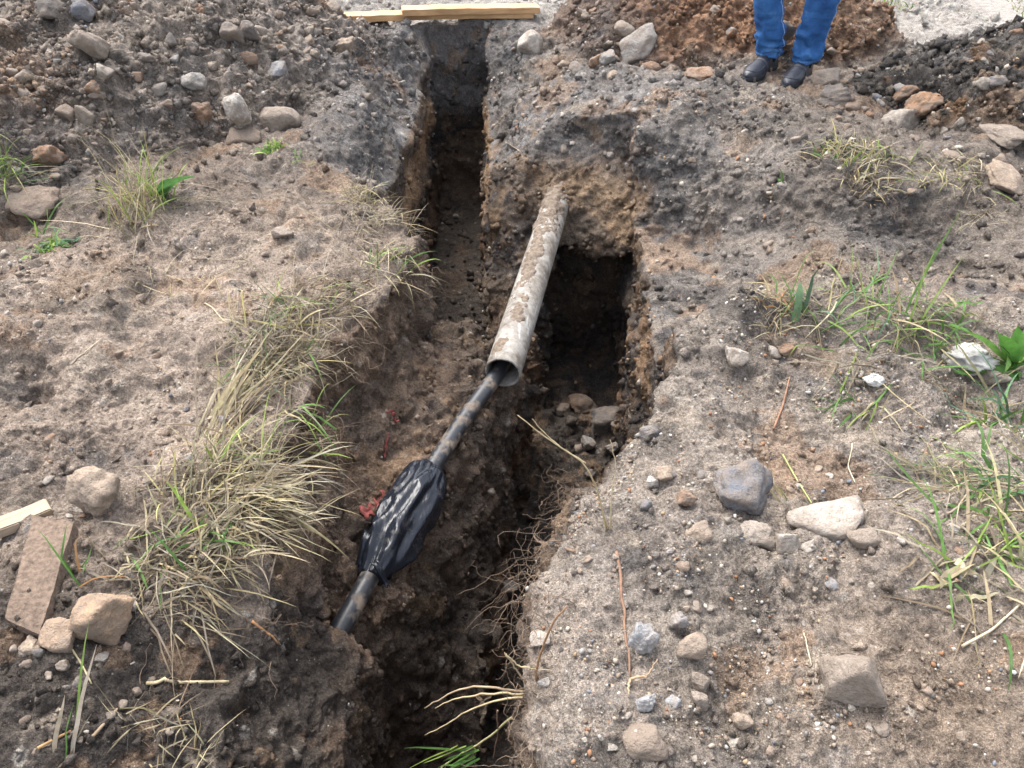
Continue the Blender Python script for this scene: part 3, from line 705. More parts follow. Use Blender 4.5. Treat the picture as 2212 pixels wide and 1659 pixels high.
S_(1838, 1446, 124, 122, 'greybrown', 'block', 'big sharp-edged grey-brown rock lying alone on the right bank', 'big sharp-edged rock', sink=0.12, seed=12)
S_(1486, 1392, 58, 56, 'tan', 'round', 'tan rounded stone right of the bluish stone with a rusty spot', 'tan rounded stone')
S_(1384, 1376, 60, 56, 'blue', 'clod', 'pale blue-grey rough stone beside the reddish root', 'blue-grey rough stone')
S_(1462, 1332, 44, 44, 'blue', 'clod', 'pale blue-grey rough stone above the tan rounded stone')
S_(1392, 1516, 46, 44, 'blue', 'clod', 'pale blue-grey rough stone above the big brown cobble')
S_(1395, 1582, 96, 76, 'brown', 'round', 'big brown earthy cobble on the near edge of the right bank', 'big brown cobble')
S_(1510, 1470, 42, 36, 'greybrown', 'round', 'grey-brown round pebble on the near right bank, upper of two', 'pair of pebbles')
S_(1511, 1508, 36, 40, 'greybrown', 'round', 'grey-brown round pebble on the near right bank, lower of two')
S_(1602, 1552, 42, 44, 'tan', 'round', 'pale tan rounded stone near the bottom edge right of the brown cobble', 'pale tan stone')
S_(1585, 1600, 46, 36, 'white', 'angular', 'white-faced chip below the pale tan rounded stone')
S_(1322, 1610, 26, 18, 'white', 'angular', 'small bright white chip at the near edge of the right bank')
S_(2140, 806, 58, 50, 'pale', 'round', 'pale stone beneath the crumpled white plastic at the right')
S_(1590, 766, 56, 30, 'pale', 'angular', 'pale elongated stone at the brink of the pit below the right grass', 'pale elongated stone', roll=-18)
S_(1672, 758, 34, 26, 'pale', 'round', 'pale round pebble right of the pale elongated stone')
S_(1700, 752, 34, 26, 'rust', 'round', 'reddish brown pebble right of the pale round pebble')
S_(1403, 930, 46, 32, 'slate', 'round', 'dark blue-grey cobble at the corner of the right bank over the pit', 'dark corner cobble')
S_(1436, 1024, 36, 34, 'tan', 'round', 'tan pebble left of the large bluish clod')
S_(1412, 1036, 26, 26, 'white', 'angular', 'white chip beside the tan pebble left of the large bluish clod')
S_(1478, 1072, 44, 40, 'rust', 'clod', 'rusty red clod below the large bluish clod at its left', cat='clod', name='clod')
S_(1396, 1092, 28, 26, 'slate', 'round', 'small dark blue pebble on the right bank left of the rusty red clod')
S_(214, 1052, 116, 98, 'tan', 'clod', 'big round tan-orange clod on the left bank', 'big tan clod', cat='clod', name='clod', seed=5, sink=0.15)
S_(214, 1312, 116, 104, (0.33, 0.225, 0.145), 'angular', 'rough orange-tan rock on the dark soil beside the brown slab', 'orange-tan rock', sink=0.15)
S_(286, 1300, 30, 38, 'white', 'round', 'white pebble just right of the rough orange-tan rock')
S_(130, 1362, 86, 52, (0.30, 0.215, 0.15), 'angular', 'flat tan rock between the brown slab and the orange-tan rock', 'flat tan rock')
S_(68, 1392, 44, 36, 'tan', 'clod', 'small tan clod below the foot of the brown slab', cat='clod', name='clod')
S_(222, 1414, 28, 20, 'grey', 'angular', 'small flat grey chip on the dark soil below the white pebble')
S_(140, 1432, 28, 24, 'greybrown', 'round', 'small grey-brown pebble on the dark soil left of the flat grey chip')
S_(612, 500, 46, 28, 'greybrown', 'round', 'dusty pale stone half buried in the left bank', 'half-buried stone')
S_(1255, 872, 72, 54, (0.16, 0.105, 0.07), 'clod', 'brown clod on the floor of the pit', 'brown clod in the pit', cat='clod', name='clod')
S_(1318, 895, 84, 62, 'dark', 'clod', 'black clod on the floor of the pit right of the brown clod', cat='clod', name='clod')
S_(1268, 952, 34, 30, 'grey', 'angular', 'grey angular stone on the pit floor in front of the clods')
S_(1322, 962, 30, 34, 'grey', 'angular', 'grey stone at the edge of the pit floor under the right bank')
S_(1216, 880, 30, 22, 'brown', 'clod', 'small brown clod left of the brown clod in the pit', cat='clod', name='clod')
S_(1100, 1265, 46, 40, 'dark', 'round', 'dark stone low in the slot under the hairy roots')
S_(1178, 690 + 780, 30, 24, 'grey', 'round', 'grey stone poking from the right bank edge behind the sprig')
S_(1168, 1372, 46, 34, 'pale', 'angular', 'pale bluish stone sticking out of the edge of the right bank', 'pale stone in the edge')
S_(985, 466, 16, 12, 'pale', 'round', 'lone pale pebble on the floor of the far trench')
S_(78, 430, 110, 62, 'brown', 'clod', 'long brown clod at the left edge below the side tuft', 'long brown clod', cat='clod', name='clod')
S_(112, 330, 70, 56, 'rust', 'clod', 'rusty brown clod left of the tall dry tuft', cat='clod', name='clod')

# loose stones and clods picked out one by one in the heaps and on the banks
ROCKS = {kd: [rock_shape(1000 + i * 7 + j * 131, kd, 3) for i in range(7)] for j, kd in enumerate(('angular', 'round', 'clod'))}
ROCK_ME = {}
for kd, lst in ROCKS.items():
    for i, (V, F) in enumerate(lst):
        o = mesh_obj(kd, V, F, M_STONE); ROCK_ME[kd, i] = o.data; bpy.data.objects.remove(o)
CNAME = dict(grey='grey', pale='pale', white='white', dark='dark grey', brown='brown', tan='tan', orange='orange', blue='bluish', slate='blue-black', rust='rusty', greybrown='grey-brown')
def where(u, v):
    s_, hu, hv = min(HERO, key=lambda h: (h[1] - u)**2 + 1.6 * (h[2] - v)**2)
    du, dv = u - hu, v - hv; dd = math.hypot(du, dv)
    side = ('right' if du > 0 else 'left') if abs(du) > 1.7 * abs(dv) else (('below' if dv > 0 else 'above') if abs(dv) > 1.7 * abs(du) else ('lower ' if dv > 0 else 'upper ') + ('right' if du > 0 else 'left'))
    pre = 'close' if dd < 70 else ('some way' if dd < 170 else 'well')
    if side in ('right', 'left'): return f'{pre} {side} of {s_}'
    if side in ('above', 'below'): return f'{pre} {side} {s_}'
    return f'{pre} {side} of {s_}'
seen = {}
def loose(n, u0, u1, v0, v1, smin, smax, cols, kinds, grp, test=None):
    k_ = 0; tries = 0
    while k_ < n and tries < n * 12:
        tries += 1
        u, v = rng.uniform(u0, u1), rng.uniform(v0, v1)
        if test and not test(u, v): continue
        if any(abs(u - h[1]) < 40 and abs(v - h[2]) < 32 for h in HERO): continue
        P, nm = cast(u, v)
        if nm.z < 0.55: continue
        w = smin * (smax / smin)**(rng.uniform()**1.7); s = depth_of(P) / FPX
        kd = kinds[rng.integers(len(kinds))]; cn = cols[rng.integers(len(cols))]
        o = bpy.data.objects.new('clod' if kd == 'clod' else 'stone', ROCK_ME[kd, int(rng.integers(7))]); COL.objects.link(o)
        r = w * s / 2; sz = r * rng.uniform(0.55, 0.8)
        o.scale = (r, r * rng.uniform(0.65, 1.0), sz); o.rotation_euler = (rng.normal(0, 0.35), rng.normal(0, 0.35), rng.uniform(0, 6.28))
        o.location = P + nm * sz * rng.uniform(-0.3, 0.45)
        c = np.array(PAL[cn]) * rng.uniform(0.8, 1.15)
        o.color = (*c, 1)
        size = 'small' if w < 22 else ('medium' if w < 34 else 'large')
        lb = f"{size} {CNAME[cn]} {'clod' if kd == 'clod' else ('rounded stone' if kd == 'round' else 'sharp stone')} {where(u, v)}"
        if lb in seen: bpy.data.objects.remove(o); continue
        seen[lb] = 1; tag(o, lb, 'clod' if kd == 'clod' else 'stone', grp); k_ += 1
inl = lambda u, v: v < 430 - 0.28 * u - (0 if u < 560 else (u - 560) * 0.35)
loose(110, -20, 760, 4, 430, 13, 46, ['greybrown', 'brown', 'brown', 'dark', 'brown', 'rust', 'greybrown', 'greybrown', 'dark', 'tan', 'grey'], ['angular', 'clod', 'angular', 'clod', 'round'], 'loose stones and clods in the left heap', inl)
loose(24, 1200, 1900, 6, 165, 13, 36, ['rust', 'orange', 'brown', 'greybrown', 'grey', 'rust', 'tan'], ['clod', 'round', 'clod'], 'loose stones and clods in the orange heap', lambda u, v: not (1590 < u < 1790))
loose(48, 1790, 2212, 60, 350, 13, 44, ['dark', 'dark', 'brown', 'rust', 'greybrown', 'pale', 'grey', 'slate'], ['clod', 'round', 'angular', 'clod'], 'loose stones and clods in the dark heap', lambda u, v: v > 215 - 0.4 * (u - 1790) and v > 60)
loose(70, 1250, 2190, 930, 1640, 14, 38, ['pale', 'greybrown', 'greybrown', 'tan', 'grey', 'blue', 'rust', 'white', 'slate', 'brown'], ['round', 'angular', 'round', 'clod'], 'loose stones on the right bank', lambda u, v: u - 0.3 * (v - 930) < 1920 or v < 1200)
loose(26, 1080, 1560, 90, 360, 11, 26, ['grey', 'grey', 'pale', 'greybrown', 'dark'], ['round', 'angular'], 'loose stones beside the far trench', lambda u, v: u > 1080 + 0.1 * v)
loose(20, 1460, 2200, 280, 640, 12, 26, ['greybrown', 'pale', 'brown', 'grey'], ['round', 'angular', 'clod'], 'loose stones on the right slope')
loose(34, 0, 640, 540, 1130, 13, 32, ['greybrown', 'tan', 'brown', 'greybrown', 'slate', 'pale', 'rust'], ['round', 'clod', 'angular'], 'loose stones on the left bank', lambda u, v: v < 1450 - u)
loose(16, 690, 900, 80, 270, 11, 24, ['grey', 'pale', 'dark', 'greybrown'], ['round', 'angular'], 'loose stones left of the far trench')
loose(26, 0, 420, 1400, 1640, 16, 34, ['dark', 'dark', 'brown', 'greybrown'], ['clod', 'round'], 'loose clods on the dark soil')
loose(20, 820, 1340, 900, 1650, 13, 34, ['dark', 'brown', 'brown', 'greybrown'], ['clod', 'round'], 'loose clods low in the trench')

# ---- crumbs of earth and fine gravel (uncountable)
def scatter(name, n, dens, rmin, rmax, pw, colf, mat, label):
    w = dens / dens.sum(); idx = rng.choice(len(TV), n, p=w)
    D, F = OCT if 'crumb' in name else ico0
    r = rmin * (rmax / rmin)**(rng.uniform(size=n)**pw)
    zz = py[idx] * CP + (CAMZ - pz[idx]) * SP
    r = r * np.clip(zz / 2.6, 0.75, 1.7)
    jit = D[None] * rng.uniform(0.5, 1.25, (n, len(D), 1))
    ax = rng.normal(size=(n, 3, 3)); qx, _ = np.linalg.qr(ax)
    sc = rng.uniform(0.6, 1.15, (n, 1, 3))
    V = np.einsum('nij,nkj->nki', qx, jit * sc) * r[:, None, None]
    P = TV[idx] + rng.normal(0, 0.004, (n, 3)) + TN[idx] * (r * rng.uniform(-0.3, 0.35, n))[:, None]
    V = (V + P[:, None, :]).reshape(-1, 3)
    Fa = (F[None] + (np.arange(n) * len(D))[:, None, None]).reshape(-1, 3)
    c = np.repeat(colf(idx), len(D), 0)
    o = mesh_obj(name, V, Fa.astype(np.int32), mat, col=c)
    return tag(o, label, 'soil' if 'crumb' in name else 'gravel', kind='stuff')
t_ = (1 + 5**0.5) / 2
ico0 = (np.array([(-1, t_, 0), (1, t_, 0), (-1, -t_, 0), (1, -t_, 0), (0, -1, t_), (0, 1, t_), (0, -1, -t_), (0, 1, -t_), (t_, 0, -1), (t_, 0, 1), (-t_, 0, -1), (-t_, 0, 1)]) / math.hypot(1, t_),
        np.array([(0, 11, 5), (0, 5, 1), (0, 1, 7), (0, 7, 10), (0, 10, 11), (1, 5, 9), (5, 11, 4), (11, 10, 2), (10, 7, 6), (7, 1, 8), (3, 9, 4), (3, 4, 2), (3, 2, 6), (3, 6, 8), (3, 8, 9), (4, 9, 5), (2, 4, 11), (6, 2, 10), (8, 6, 7), (9, 8, 1)]))
OCT = (np.array([(1, 0, 0), (-1, 0, 0), (0, 1, 0), (0, -1, 0), (0, 0, 1), (0, 0, -1)], float), np.array([(0, 2, 4), (2, 1, 4), (1, 3, 4), (3, 0, 4), (2, 0, 5), (1, 2, 5), (3, 1, 5), (0, 3, 5)]))
zc_ = py * CP + (CAMZ - pz) * SP
un_ = px / np.maximum(zc_, .1); vn_ = (py * SP - (CAMZ - pz) * CP) / np.maximum(zc_, .1)
inview = ((np.abs(un_) < 0.80) & (np.abs(vn_) < 0.62)).astype(np.float32) * (pz > -1.42)
va = np.bincount(TF.ravel(), np.repeat(np.linalg.norm(np.cross(TV[TF[:, 2]] - TV[TF[:, 0]], TV[TF[:, 3]] - TV[TF[:, 1]]), axis=1), 4), len(TV))
scrn = inview * va / np.maximum(zc_, 0.6)**1.3
clus = smooth(-0.25, 0.55, fbm(TV, 10, 2, 171)) + 0.12
d_cr = scrn * clus * (0.13 + 1.6 * heap + 1.1 * crumb_m + 0.5 * smooth(0, 0.5, wn2) + 0.35 * wall + 0.12 * ash)
scatter('soil_crumbs', 86000, d_cr, 0.0022, 0.026, 3.2, lambda i: TC[i] * rng.uniform(0.85, 1.4, (len(i), 1)), M_CRUMB, 'fine crumbs of earth strewn over the banks and heaps')
gp = np.array([(0.42, 0.37, 0.31), (0.33, 0.31, 0.29), (0.27, 0.215, 0.17), (0.52, 0.5, 0.46), (0.16, 0.175, 0.2), (0.36, 0.25, 0.16), (0.24, 0.23, 0.22), (0.3, 0.16, 0.09)])
d_pb = scrn * (0.08 + clus**2) * (0.12 + 1.8 * rf * smooth(-0.35, 0.4, n5 + 0.35) * (1 - 0.8 * brn) + 0.5 * heap + 0.25 * ash + 0.2 * lb) * (1 - 0.75 * wall)
scatter('gravel', 18000, d_pb, 0.0018, 0.0105, 2.1, lambda i: gp[rng.choice(8, len(i), p=[.22, .16, .30, .04, .06, .09, .08, .05])] * rng.uniform(0.7, 1.12, (len(i), 1)), M_PEB, 'fine mixed gravel strewn over the banks')

# ------------------------------------------------------------------ tubes and lofts
def frames(P):
    P = np.asarray(P, float); T = np.gradient(P, axis=0); T /= np.linalg.norm(T, axis=1, keepdims=True)
    up = np.array([0, 0, 1.0]) if abs(T[:, 2]).mean() < 0.8 else np.array([0, 1.0, 0])
    B = np.cross(T, up); B /= np.linalg.norm(B, axis=1, keepdims=True); N = np.cross(B, T)
    return T, B, N
def resample(P, n):
    P = np.asarray(P, float); d = np.r_[0, np.cumsum(np.linalg.norm(np.diff(P, axis=0), axis=1))]
    t = np.linspace(0, d[-1], n)
    Q = np.stack([np.interp(t, d, P[:, i]) for i in range(3)], 1)
    for _ in range(max(1, n // 8)):
        Q[1:-1] = 0.25 * Q[:-2] + 0.5 * Q[1:-1] + 0.25 * Q[2:]
    return Q
def loft(rings, closed=True, cap0=True, cap1=True):
    n, m = len(rings), len(rings[0]); V = np.concatenate(rings); F = []
    for i in range(n - 1):
        for j in range(m if closed else m - 1):
            k2 = (j + 1) % m
            F.append((i * m + j, i * m + k2, (i + 1) * m + k2, (i + 1) * m + j))
    if cap0: F.append(tuple(range(m))[::-1])
    if cap1: F.append(tuple((n - 1) * m + j for j in range(m)))
    return V, F
def tube(P, rad, m=16, **kw):
    P = np.asarray(P, float); T, B, N = frames(P); rad = np.broadcast_to(rad, (len(P),))
    a = np.linspace(0, 2 * math.pi, m, endpoint=False)
    rings = [P[i] + rad[i] * (np.cos(a)[:, None] * B[i] + np.sin(a)[:, None] * N[i]) for i in range(len(P))]
    return loft(rings, **kw)
class Bag:                                   # collects thin tubes and blades into one mesh
    def __init__(s): s.V, s.F, s.C, s.n = [], [], [], 0
    def add(s, V, F, c):
        s.V.append(np.asarray(V, np.float32)); s.F += [tuple(i + s.n for i in f) for f in F]
        s.C.append(np.broadcast_to(np.asarray(c, np.float32), (len(V), 3))); s.n += len(V)
    def thread(s, P, r0, r1, c, m=4):
        V, F = tube(P, np.linspace(r0, r1, len(P)), m); s.add(V, F, c)
    def build(s, name, mat, parent=None):
        return mesh_obj(name, np.concatenate(s.V), s.F, mat, parent, col=np.concatenate(s.C))

# ------------------------------------------------------------------ the grey pipe, the cable and its plastic wrapping
m, nt, b = new_mat('cement_pipe'); M_PIPE = m
tc = nt.nodes.new('ShaderNodeTexCoord'); co = tc.outputs['Object']
n1 = noise_n(nt, co, 9, 6, 0.7); n2 = noise_n(nt, co, 45, 5, 0.7)
mp = nt.nodes.new('ShaderNodeMapping'); mp.inputs['Scale'].default_value = (60, 4, 60); mp.inputs['Rotation'].default_value = (0, 0, 0.25); nt.links.new(co, mp.inputs[0])
n3 = noise_n(nt, mp.outputs[0], 1.0, 3, 0.5)
c = ramp(nt, n1.outputs[0], [(0.32, (0.10, 0.082, 0.066)), (0.45, (0.20, 0.18, 0.155)), (0.58, (0.30, 0.285, 0.262)), (0.72, (0.23, 0.185, 0.14))]).outputs[0]
st = ramp(nt, n3.outputs[0], [(0.62, (0, 0, 0)), (0.70, (0.6, 0.6, 0.6))]).outputs[0]
c = mix(nt, st, c, (0.5, 0.51, 0.51))
c = mix(nt, 0.8, c, ramp(nt, n2.outputs[0], [(0.3, (0.55, 0.52, 0.5)), (0.6, (1.08, 1.08, 1.08))]).outputs[0], 'MULTIPLY')
nt.links.new(c, b.inputs['Base Color']); b.inputs['Roughness'].default_value = 0.8; b.inputs['Specular IOR Level'].default_value = 0.3
pp = bump(nt, b, n1.outputs[0], 0.3, 0.008); bump(nt, b, n2.outputs[0], 0.5, 0.003, pp)

PA, PB = np.array(at_h(1086, 806, -0.35)), np.array(at_h(1188, 484, -0.35))
pd = (PB - PA) / np.linalg.norm(PB - PA); PB = PA + pd * 1.85
PR, PW = 0.069, 0.0085
L_ = np.linspace(0, 1, 60)[:, None]; axis = PA + L_ * (PB - PA)
T0 = pd; B0 = np.cross(T0, (0, 0, 1)); B0 /= np.linalg.norm(B0); N0 = np.cross(B0, T0)
aa = np.linspace(0, 2 * math.pi, 56, endpoint=False)
ringdir = np.cos(aa)[:, None] * B0 + np.sin(aa)[:, None] * N0
def circ(c, r): return c + r * ringdir
rings = [circ(PA + pd * 0.5, PR - PW), circ(PA + pd * 0.25, PR - PW), circ(PA + pd * 0.02, PR - PW), circ(PA + pd * 0.002, PR - PW + 0.001)]
chip = 0.003 * np.array(vnoise(ringdir * 3, 3, 5))[:, None]
rings += [circ(PA, PR - PW + 0.002) + chip * pd, circ(PA, PR - 0.002) + chip * pd, circ(PA + pd * 0.003, PR)]
for q in axis[1:]: rings.append(circ(q, PR))
V, F = loft(rings, cap0=False, cap1=True)
V = V - PA; Rm = Matrix.Rotation(0, 4, 'Z')
pipe = mesh_obj('conduit_pipe', V, F, M_PIPE, loc=PA)
tag(pipe, 'grey cement conduit pipe with an open end, jutting from the back wall of the pit', 'pipe')
# mud caked on the pipe
M_MUD = plain_mat('mud', (0.17, 0.135, 0.105), 0.95, 60, 0.4, 0.8, 0.01, 0.15)
def mud(a0, a1, l0, l1, seed, thick=0.02, bias=-0.1):
    na, nl = 40, int(max(12, (l1 - l0) * 130)); A = np.linspace(a0, a1, na); Ls = np.linspace(l0, l1, nl)
    AA, LL = np.meshgrid(A, Ls, indexing='ij')
    P = PA + LL[..., None] * pd; dirs = np.cos(AA)[..., None] * B0 + np.sin(AA)[..., None] * N0
    Q = (P + dirs * PR).reshape(-1, 3)
    edge = np.minimum(np.minimum((AA - a0), (a1 - AA)) / (0.35 * (a1 - a0)), np.minimum(LL - l0, l1 - LL) / (0.3 * (l1 - l0))); edge = np.clip(edge, 0, 1).reshape(-1)
    hgt = (0.8 * fbm(Q, 14, 3, seed) + 0.9 * fbm(Q, 60, 3, seed + 5) + bias + edge - 0.55) * thick
    hgt = np.clip(hgt * 0.6, -0.006, thick)
    Q = Q + dirs.reshape(-1, 3) * hgt[:, None] - PA
    F = [(i * nl + j, i * nl + j + 1, (i + 1) * nl + j + 1, (i + 1) * nl + j) for i in range(na - 1) for j in range(nl - 1)]
    return mesh_obj('mud_crust', Q, F, M_MUD, pipe)
mud(1.15, 2.5, 0.36, 1.15, 3, 0.018, 0.1)
mud(1.0, 2.2, 0.22, 0.42, 7, 0.012, 0.05)
mud(0.5, 2.9, 1.0, 1.75, 11, 0.03, 0.3)
mud(1.4, 2.7, 0.02, 0.14, 15, 0.006, 0.0)

m, nt, b = new_mat('cable_sheath'); M_CABLE = m
tc = nt.nodes.new('ShaderNodeTexCoord'); co = tc.outputs['Object']
n1 = noise_n(nt, co, 12, 5, 0.65); n2 = noise_n(nt, co, 60, 4, 0.6)
dirt = ramp(nt, n1.outputs[0], [(0.50, (0, 0, 0)), (0.62, (0.85, 0.85, 0.85))]).outputs[0]
c = mix(nt, dirt, (0.028, 0.03, 0.034), (0.23, 0.18, 0.135))
nt.links.new(c, b.inputs['Base Color'])
rr = ramp(nt, dirt, [(0, (0.38, 0.38, 0.38)), (0.6, (0.95, 0.95, 0.95))]); nt.links.new(rr.outputs[0], b.inputs['Roughness'])
bump(nt, b, n2.outputs[0], 0.3, 0.002)
cp_ = [PA + pd * 0.45 - N0 * 0.022, PA + pd * 0.1 - N0 * 0.022 - B0 * 0.012, np.array(at_h(1072, 812, -0.375)), np.array(at_h(1002, 905, -0.385)), np.array(at_h(934, 1010, -0.39)),
       np.array(at_h(868, 1120, -0.395)), np.array(at_h(800, 1245, -0.40)), np.array(at_h(762, 1312, -0.405)), np.array(at_h(700, 1420, -0.42))]
CPTS = resample(cp_, 90)
V, F = tube(CPTS, 0.030 + 0.0012 * vnoise(CPTS, 9, 3), 24)
cable = mesh_obj('cable', V, F, M_CABLE)
tag(cable, 'thick black cable running from the grey pipe down into the left wall of the trench', 'cable')
m, nt, b = new_mat('black_plastic_film'); M_FILM = m
b.inputs['Base Color'].default_value = (0.012, 0.0145, 0.021, 1); b.inputs['Roughness'].default_value = 0.24; b.inputs['Specular IOR Level'].default_value = 0.36
tc = nt.nodes.new('ShaderNodeTexCoord'); mp = nt.nodes.new('ShaderNodeMapping'); mp.inputs['Rotation'].default_value = (0, 0, 0.45); mp.inputs['Scale'].default_value = (26, 9, 14)
nt.links.new(tc.outputs['Object'], mp.inputs[0]); n1 = noise_n(nt, mp.outputs[0], 1.0, 4, 0.55); n1.inputs['Distortion'].default_value = 1.2
n4 = node(nt, 'ShaderNodeTexVoronoi', Scale=1.0, feature='DISTANCE_TO_EDGE'); mp2 = nt.nodes.new('ShaderNodeMapping'); mp2.inputs['Rotation'].default_value = (0, 0, 0.5); mp2.inputs['Scale'].default_value = (75, 26, 40)
vw = mix(nt, 0.6, mp2.outputs[0], n1.outputs['Color'], 'ADD'); nt.links.new(tc.outputs['Object'], mp2.inputs[0]); nt.links.new(vw, n4.inputs['Vector'])
pp = bump(nt, b, n1.outputs[0], 0.22, 0.008); bump(nt, b, n4.outputs['Distance'], 0.35, 0.004, pp)
n5 = noise_n(nt, tc.outputs['Object'], 16, 5, 0.7); dd = ramp(nt, n5.outputs[0], [(0.58, (0, 0, 0)), (0.76, (0.5, 0.5, 0.5))])
nt.links.new(mix(nt, dd.outputs[0], (0.012, 0.0145, 0.021), (0.10, 0.083, 0.068)), b.inputs['Base Color'])
nt.links.new(ramp(nt, dd.outputs[0], [(0, (0.22, 0.22, 0.22)), (0.6, (0.7, 0.7, 0.7))]).outputs[0], b.inputs['Roughness'])
# wrapping: from just past the pipe side to the lower end
def near_i(u, v):
    q = np.array(at_h(u, v, -0.39)); return int(np.argmin(np.linalg.norm(CPTS - q, axis=1)))
i0, i1 = near_i(936, 1016), near_i(800, 1240)
W = resample(CPTS[i0:i1 + 1], 80); T, B, N = frames(W)
tt = np.linspace(0, 1, 80); prof = np.interp(tt, [0, 0.05, 0.14, 0.3, 0.55, 0.72, 0.86, 0.94, 1], [0.038, 0.054, 0.064, 0.073, 0.080, 0.078, 0.064, 0.046, 0.036])
am = np.linspace(0, 2 * math.pi, 72, endpoint=False); rings = []
for i in range(80):
    d_ = np.cos(am)[:, None] * B[i] + np.sin(am)[:, None] * N[i]
    # folds run along the wrapping and fan out at the tied ends
    q = np.stack([np.cos(am) * 2.2, np.sin(am) * 2.2, np.full(72, tt[i] * 2.2)], 1)
    tw = q + np.stack([0.5 * np.sin(3 * tt[i] + am), 0.5 * np.cos(2 * tt[i] + am), 0.9 * np.sin(am + 1.5)], 1)
    fold = 1 - 2.4 * np.abs(vnoise(tw, 0.75, 31)); fold2 = 1 - 2.4 * np.abs(vnoise(tw * np.array([1, 1, 1.5]), 1.7, 37))
    endf = 1 - min(1, min(tt[i], 1 - tt[i]) / 0.3)
    r = prof[i] * (1 + 0.20 * fold + 0.11 * fold2 + 0.06 * np.array(vnoise(tw, 0.5, 41)) + 0.035 * endf * np.sin(am * 9 + 3 * np.sin(am) + 4 * tt[i]))
    rings.append(W[i] - N[i] * 0.012 * math.sin(math.pi * tt[i]) + d_ * r[:, None])
V, F = loft(rings)
wrap = mesh_obj('plastic_wrapping', V, F, M_FILM, cable); wrap['label'] = 'shiny black plastic film bound round the cable joint'
# loose tails of film at the lower tie
for k_, (u0_, v0_, u1_, v1_, wd) in enumerate(((806, 1212, 838, 1262, 0.02), (800, 1150, 772, 1215, 0.035))):
    a_, b2 = np.array(at_h(u0_, v0_, -0.34)), np.array(at_h(u1_, v1_, -0.38))
    n_ = 14; Vv = []
    sd_ = np.cross(b2 - a_, (0, 0, 1)); sd_ /= np.linalg.norm(sd_)
    for i in range(n_):
        t = i / (n_ - 1); c_ = a_ + t * (b2 - a_) + np.array([0, 0, 0.012 * math.sin(5 * t)])
        for j in range(5):
            w_ = (j / 4 - 0.5) * wd * (1.1 - 0.5 * t); Vv.append(c_ + sd_ * w_ + np.array([0, 0, 0.006 * math.sin(j * 2.1 + 4 * t)]))
    Ff = [(i * 5 + j, i * 5 + j + 1, (i + 1) * 5 + j + 1, (i + 1) * 5 + j) for i in range(n_ - 1) for j in range(4)]
    o = mesh_obj('film_tail', Vv, Ff, M_FILM, cable); sm = o.modifiers.new('thickness', 'SOLIDIFY'); sm.thickness = 0.0015

# red warning tape scraps in the left wall
M_RED = plain_mat('red_tape', (0.27, 0.075, 0.065), 0.85, 50, 0.45, 0.3, 0.003)
def scrap(name, pts, wd, mat, label, cat, seed, curl=0.01):
    Q = resample(pts, 16); T, B, N = frames(Q); Vv = []
    for i in range(16):
        for j in range(5):
            w_ = (j / 4 - 0.5) * wd * (0.75 + 0.4 * math.sin(i * 1.3 + seed)); Vv.append(Q[i] + B[i] * w_ * 0.8 + np.array([0, -0.6, 0.3]) * curl * math.sin(j * 1.9 + i * 0.5 + seed) + N[i] * w_ * 0.5)
    Ff = [(i * 5 + j, i * 5 + j + 1, (i + 1) * 5 + j + 1, (i + 1) * 5 + j) for i in range(15) for j in range(4)]
    o = mesh_obj(name, Vv, Ff, mat); sm = o.modifiers.new('thickness', 'SOLIDIFY'); sm.thickness = 0.0012
    return tag(o, label, cat, None)
def on(u, v, lift=0.008):
    p, n_ = cast(u, v); return np.array(p + (CAMP - p).normalized() * lift)
scrap('warning_tape', [on(843, 886), on(848, 905), on(856, 914)], 0.028, M_RED, 'small red plastic scrap stuck in the left wall above the cable', 'tape', 1)
scrap('warning_tape', [on(828, 1060), on(818, 1095), on(782, 1108)], 0.05, M_RED, 'red tape scrap showing beside the black plastic wrapping', 'tape', 2)
scrap('warning_tape', [on(838, 935), on(834, 965), on(830, 990)], 0.010, M_RED, 'narrow red tape strip in the left wall below the small red scrap', 'tape', 3, 0.004)

# ------------------------------------------------------------------ boards across the far end of the trench
def wood(name, col_):
    m, nt, b = new_mat(name); tc = nt.nodes.new('ShaderNodeTexCoord')
    mp = nt.nodes.new('ShaderNodeMapping'); mp.inputs['Scale'].default_value = (2.0, 26, 26); nt.links.new(tc.outputs['Object'], mp.inputs[0])
    n1 = noise_n(nt, mp.outputs[0], 1.6, 5, 0.6); n1.inputs['Distortion'].default_value = 0.8
    r = ramp(nt, n1.outputs[0], [(0.3, tuple(x * 0.62 for x in col_)), (0.5, col_), (0.7, tuple(min(1, x * 1.2) for x in col_))])
    n2 = noise_n(nt, tc.outputs['Object'], 7, 4, 0.6); c = mix(nt, 0.6, r.outputs[0], ramp(nt, n2.outputs[0], [(0.35, (0.72, 0.66, 0.6)), (0.6, (1.05, 1.05, 1.05))]).outputs[0], 'MULTIPLY')
    nt.links.new(c, b.inputs['Base Color']); b.inputs['Roughness'].default_value = 0.75; bump(nt, b, n1.outputs[0], 0.35, 0.003)
    return m
M_WOOD = wood('sawn_timber', (0.48, 0.295, 0.145)); M_WOOD2 = wood('weathered_wood', (0.34, 0.27, 0.195))
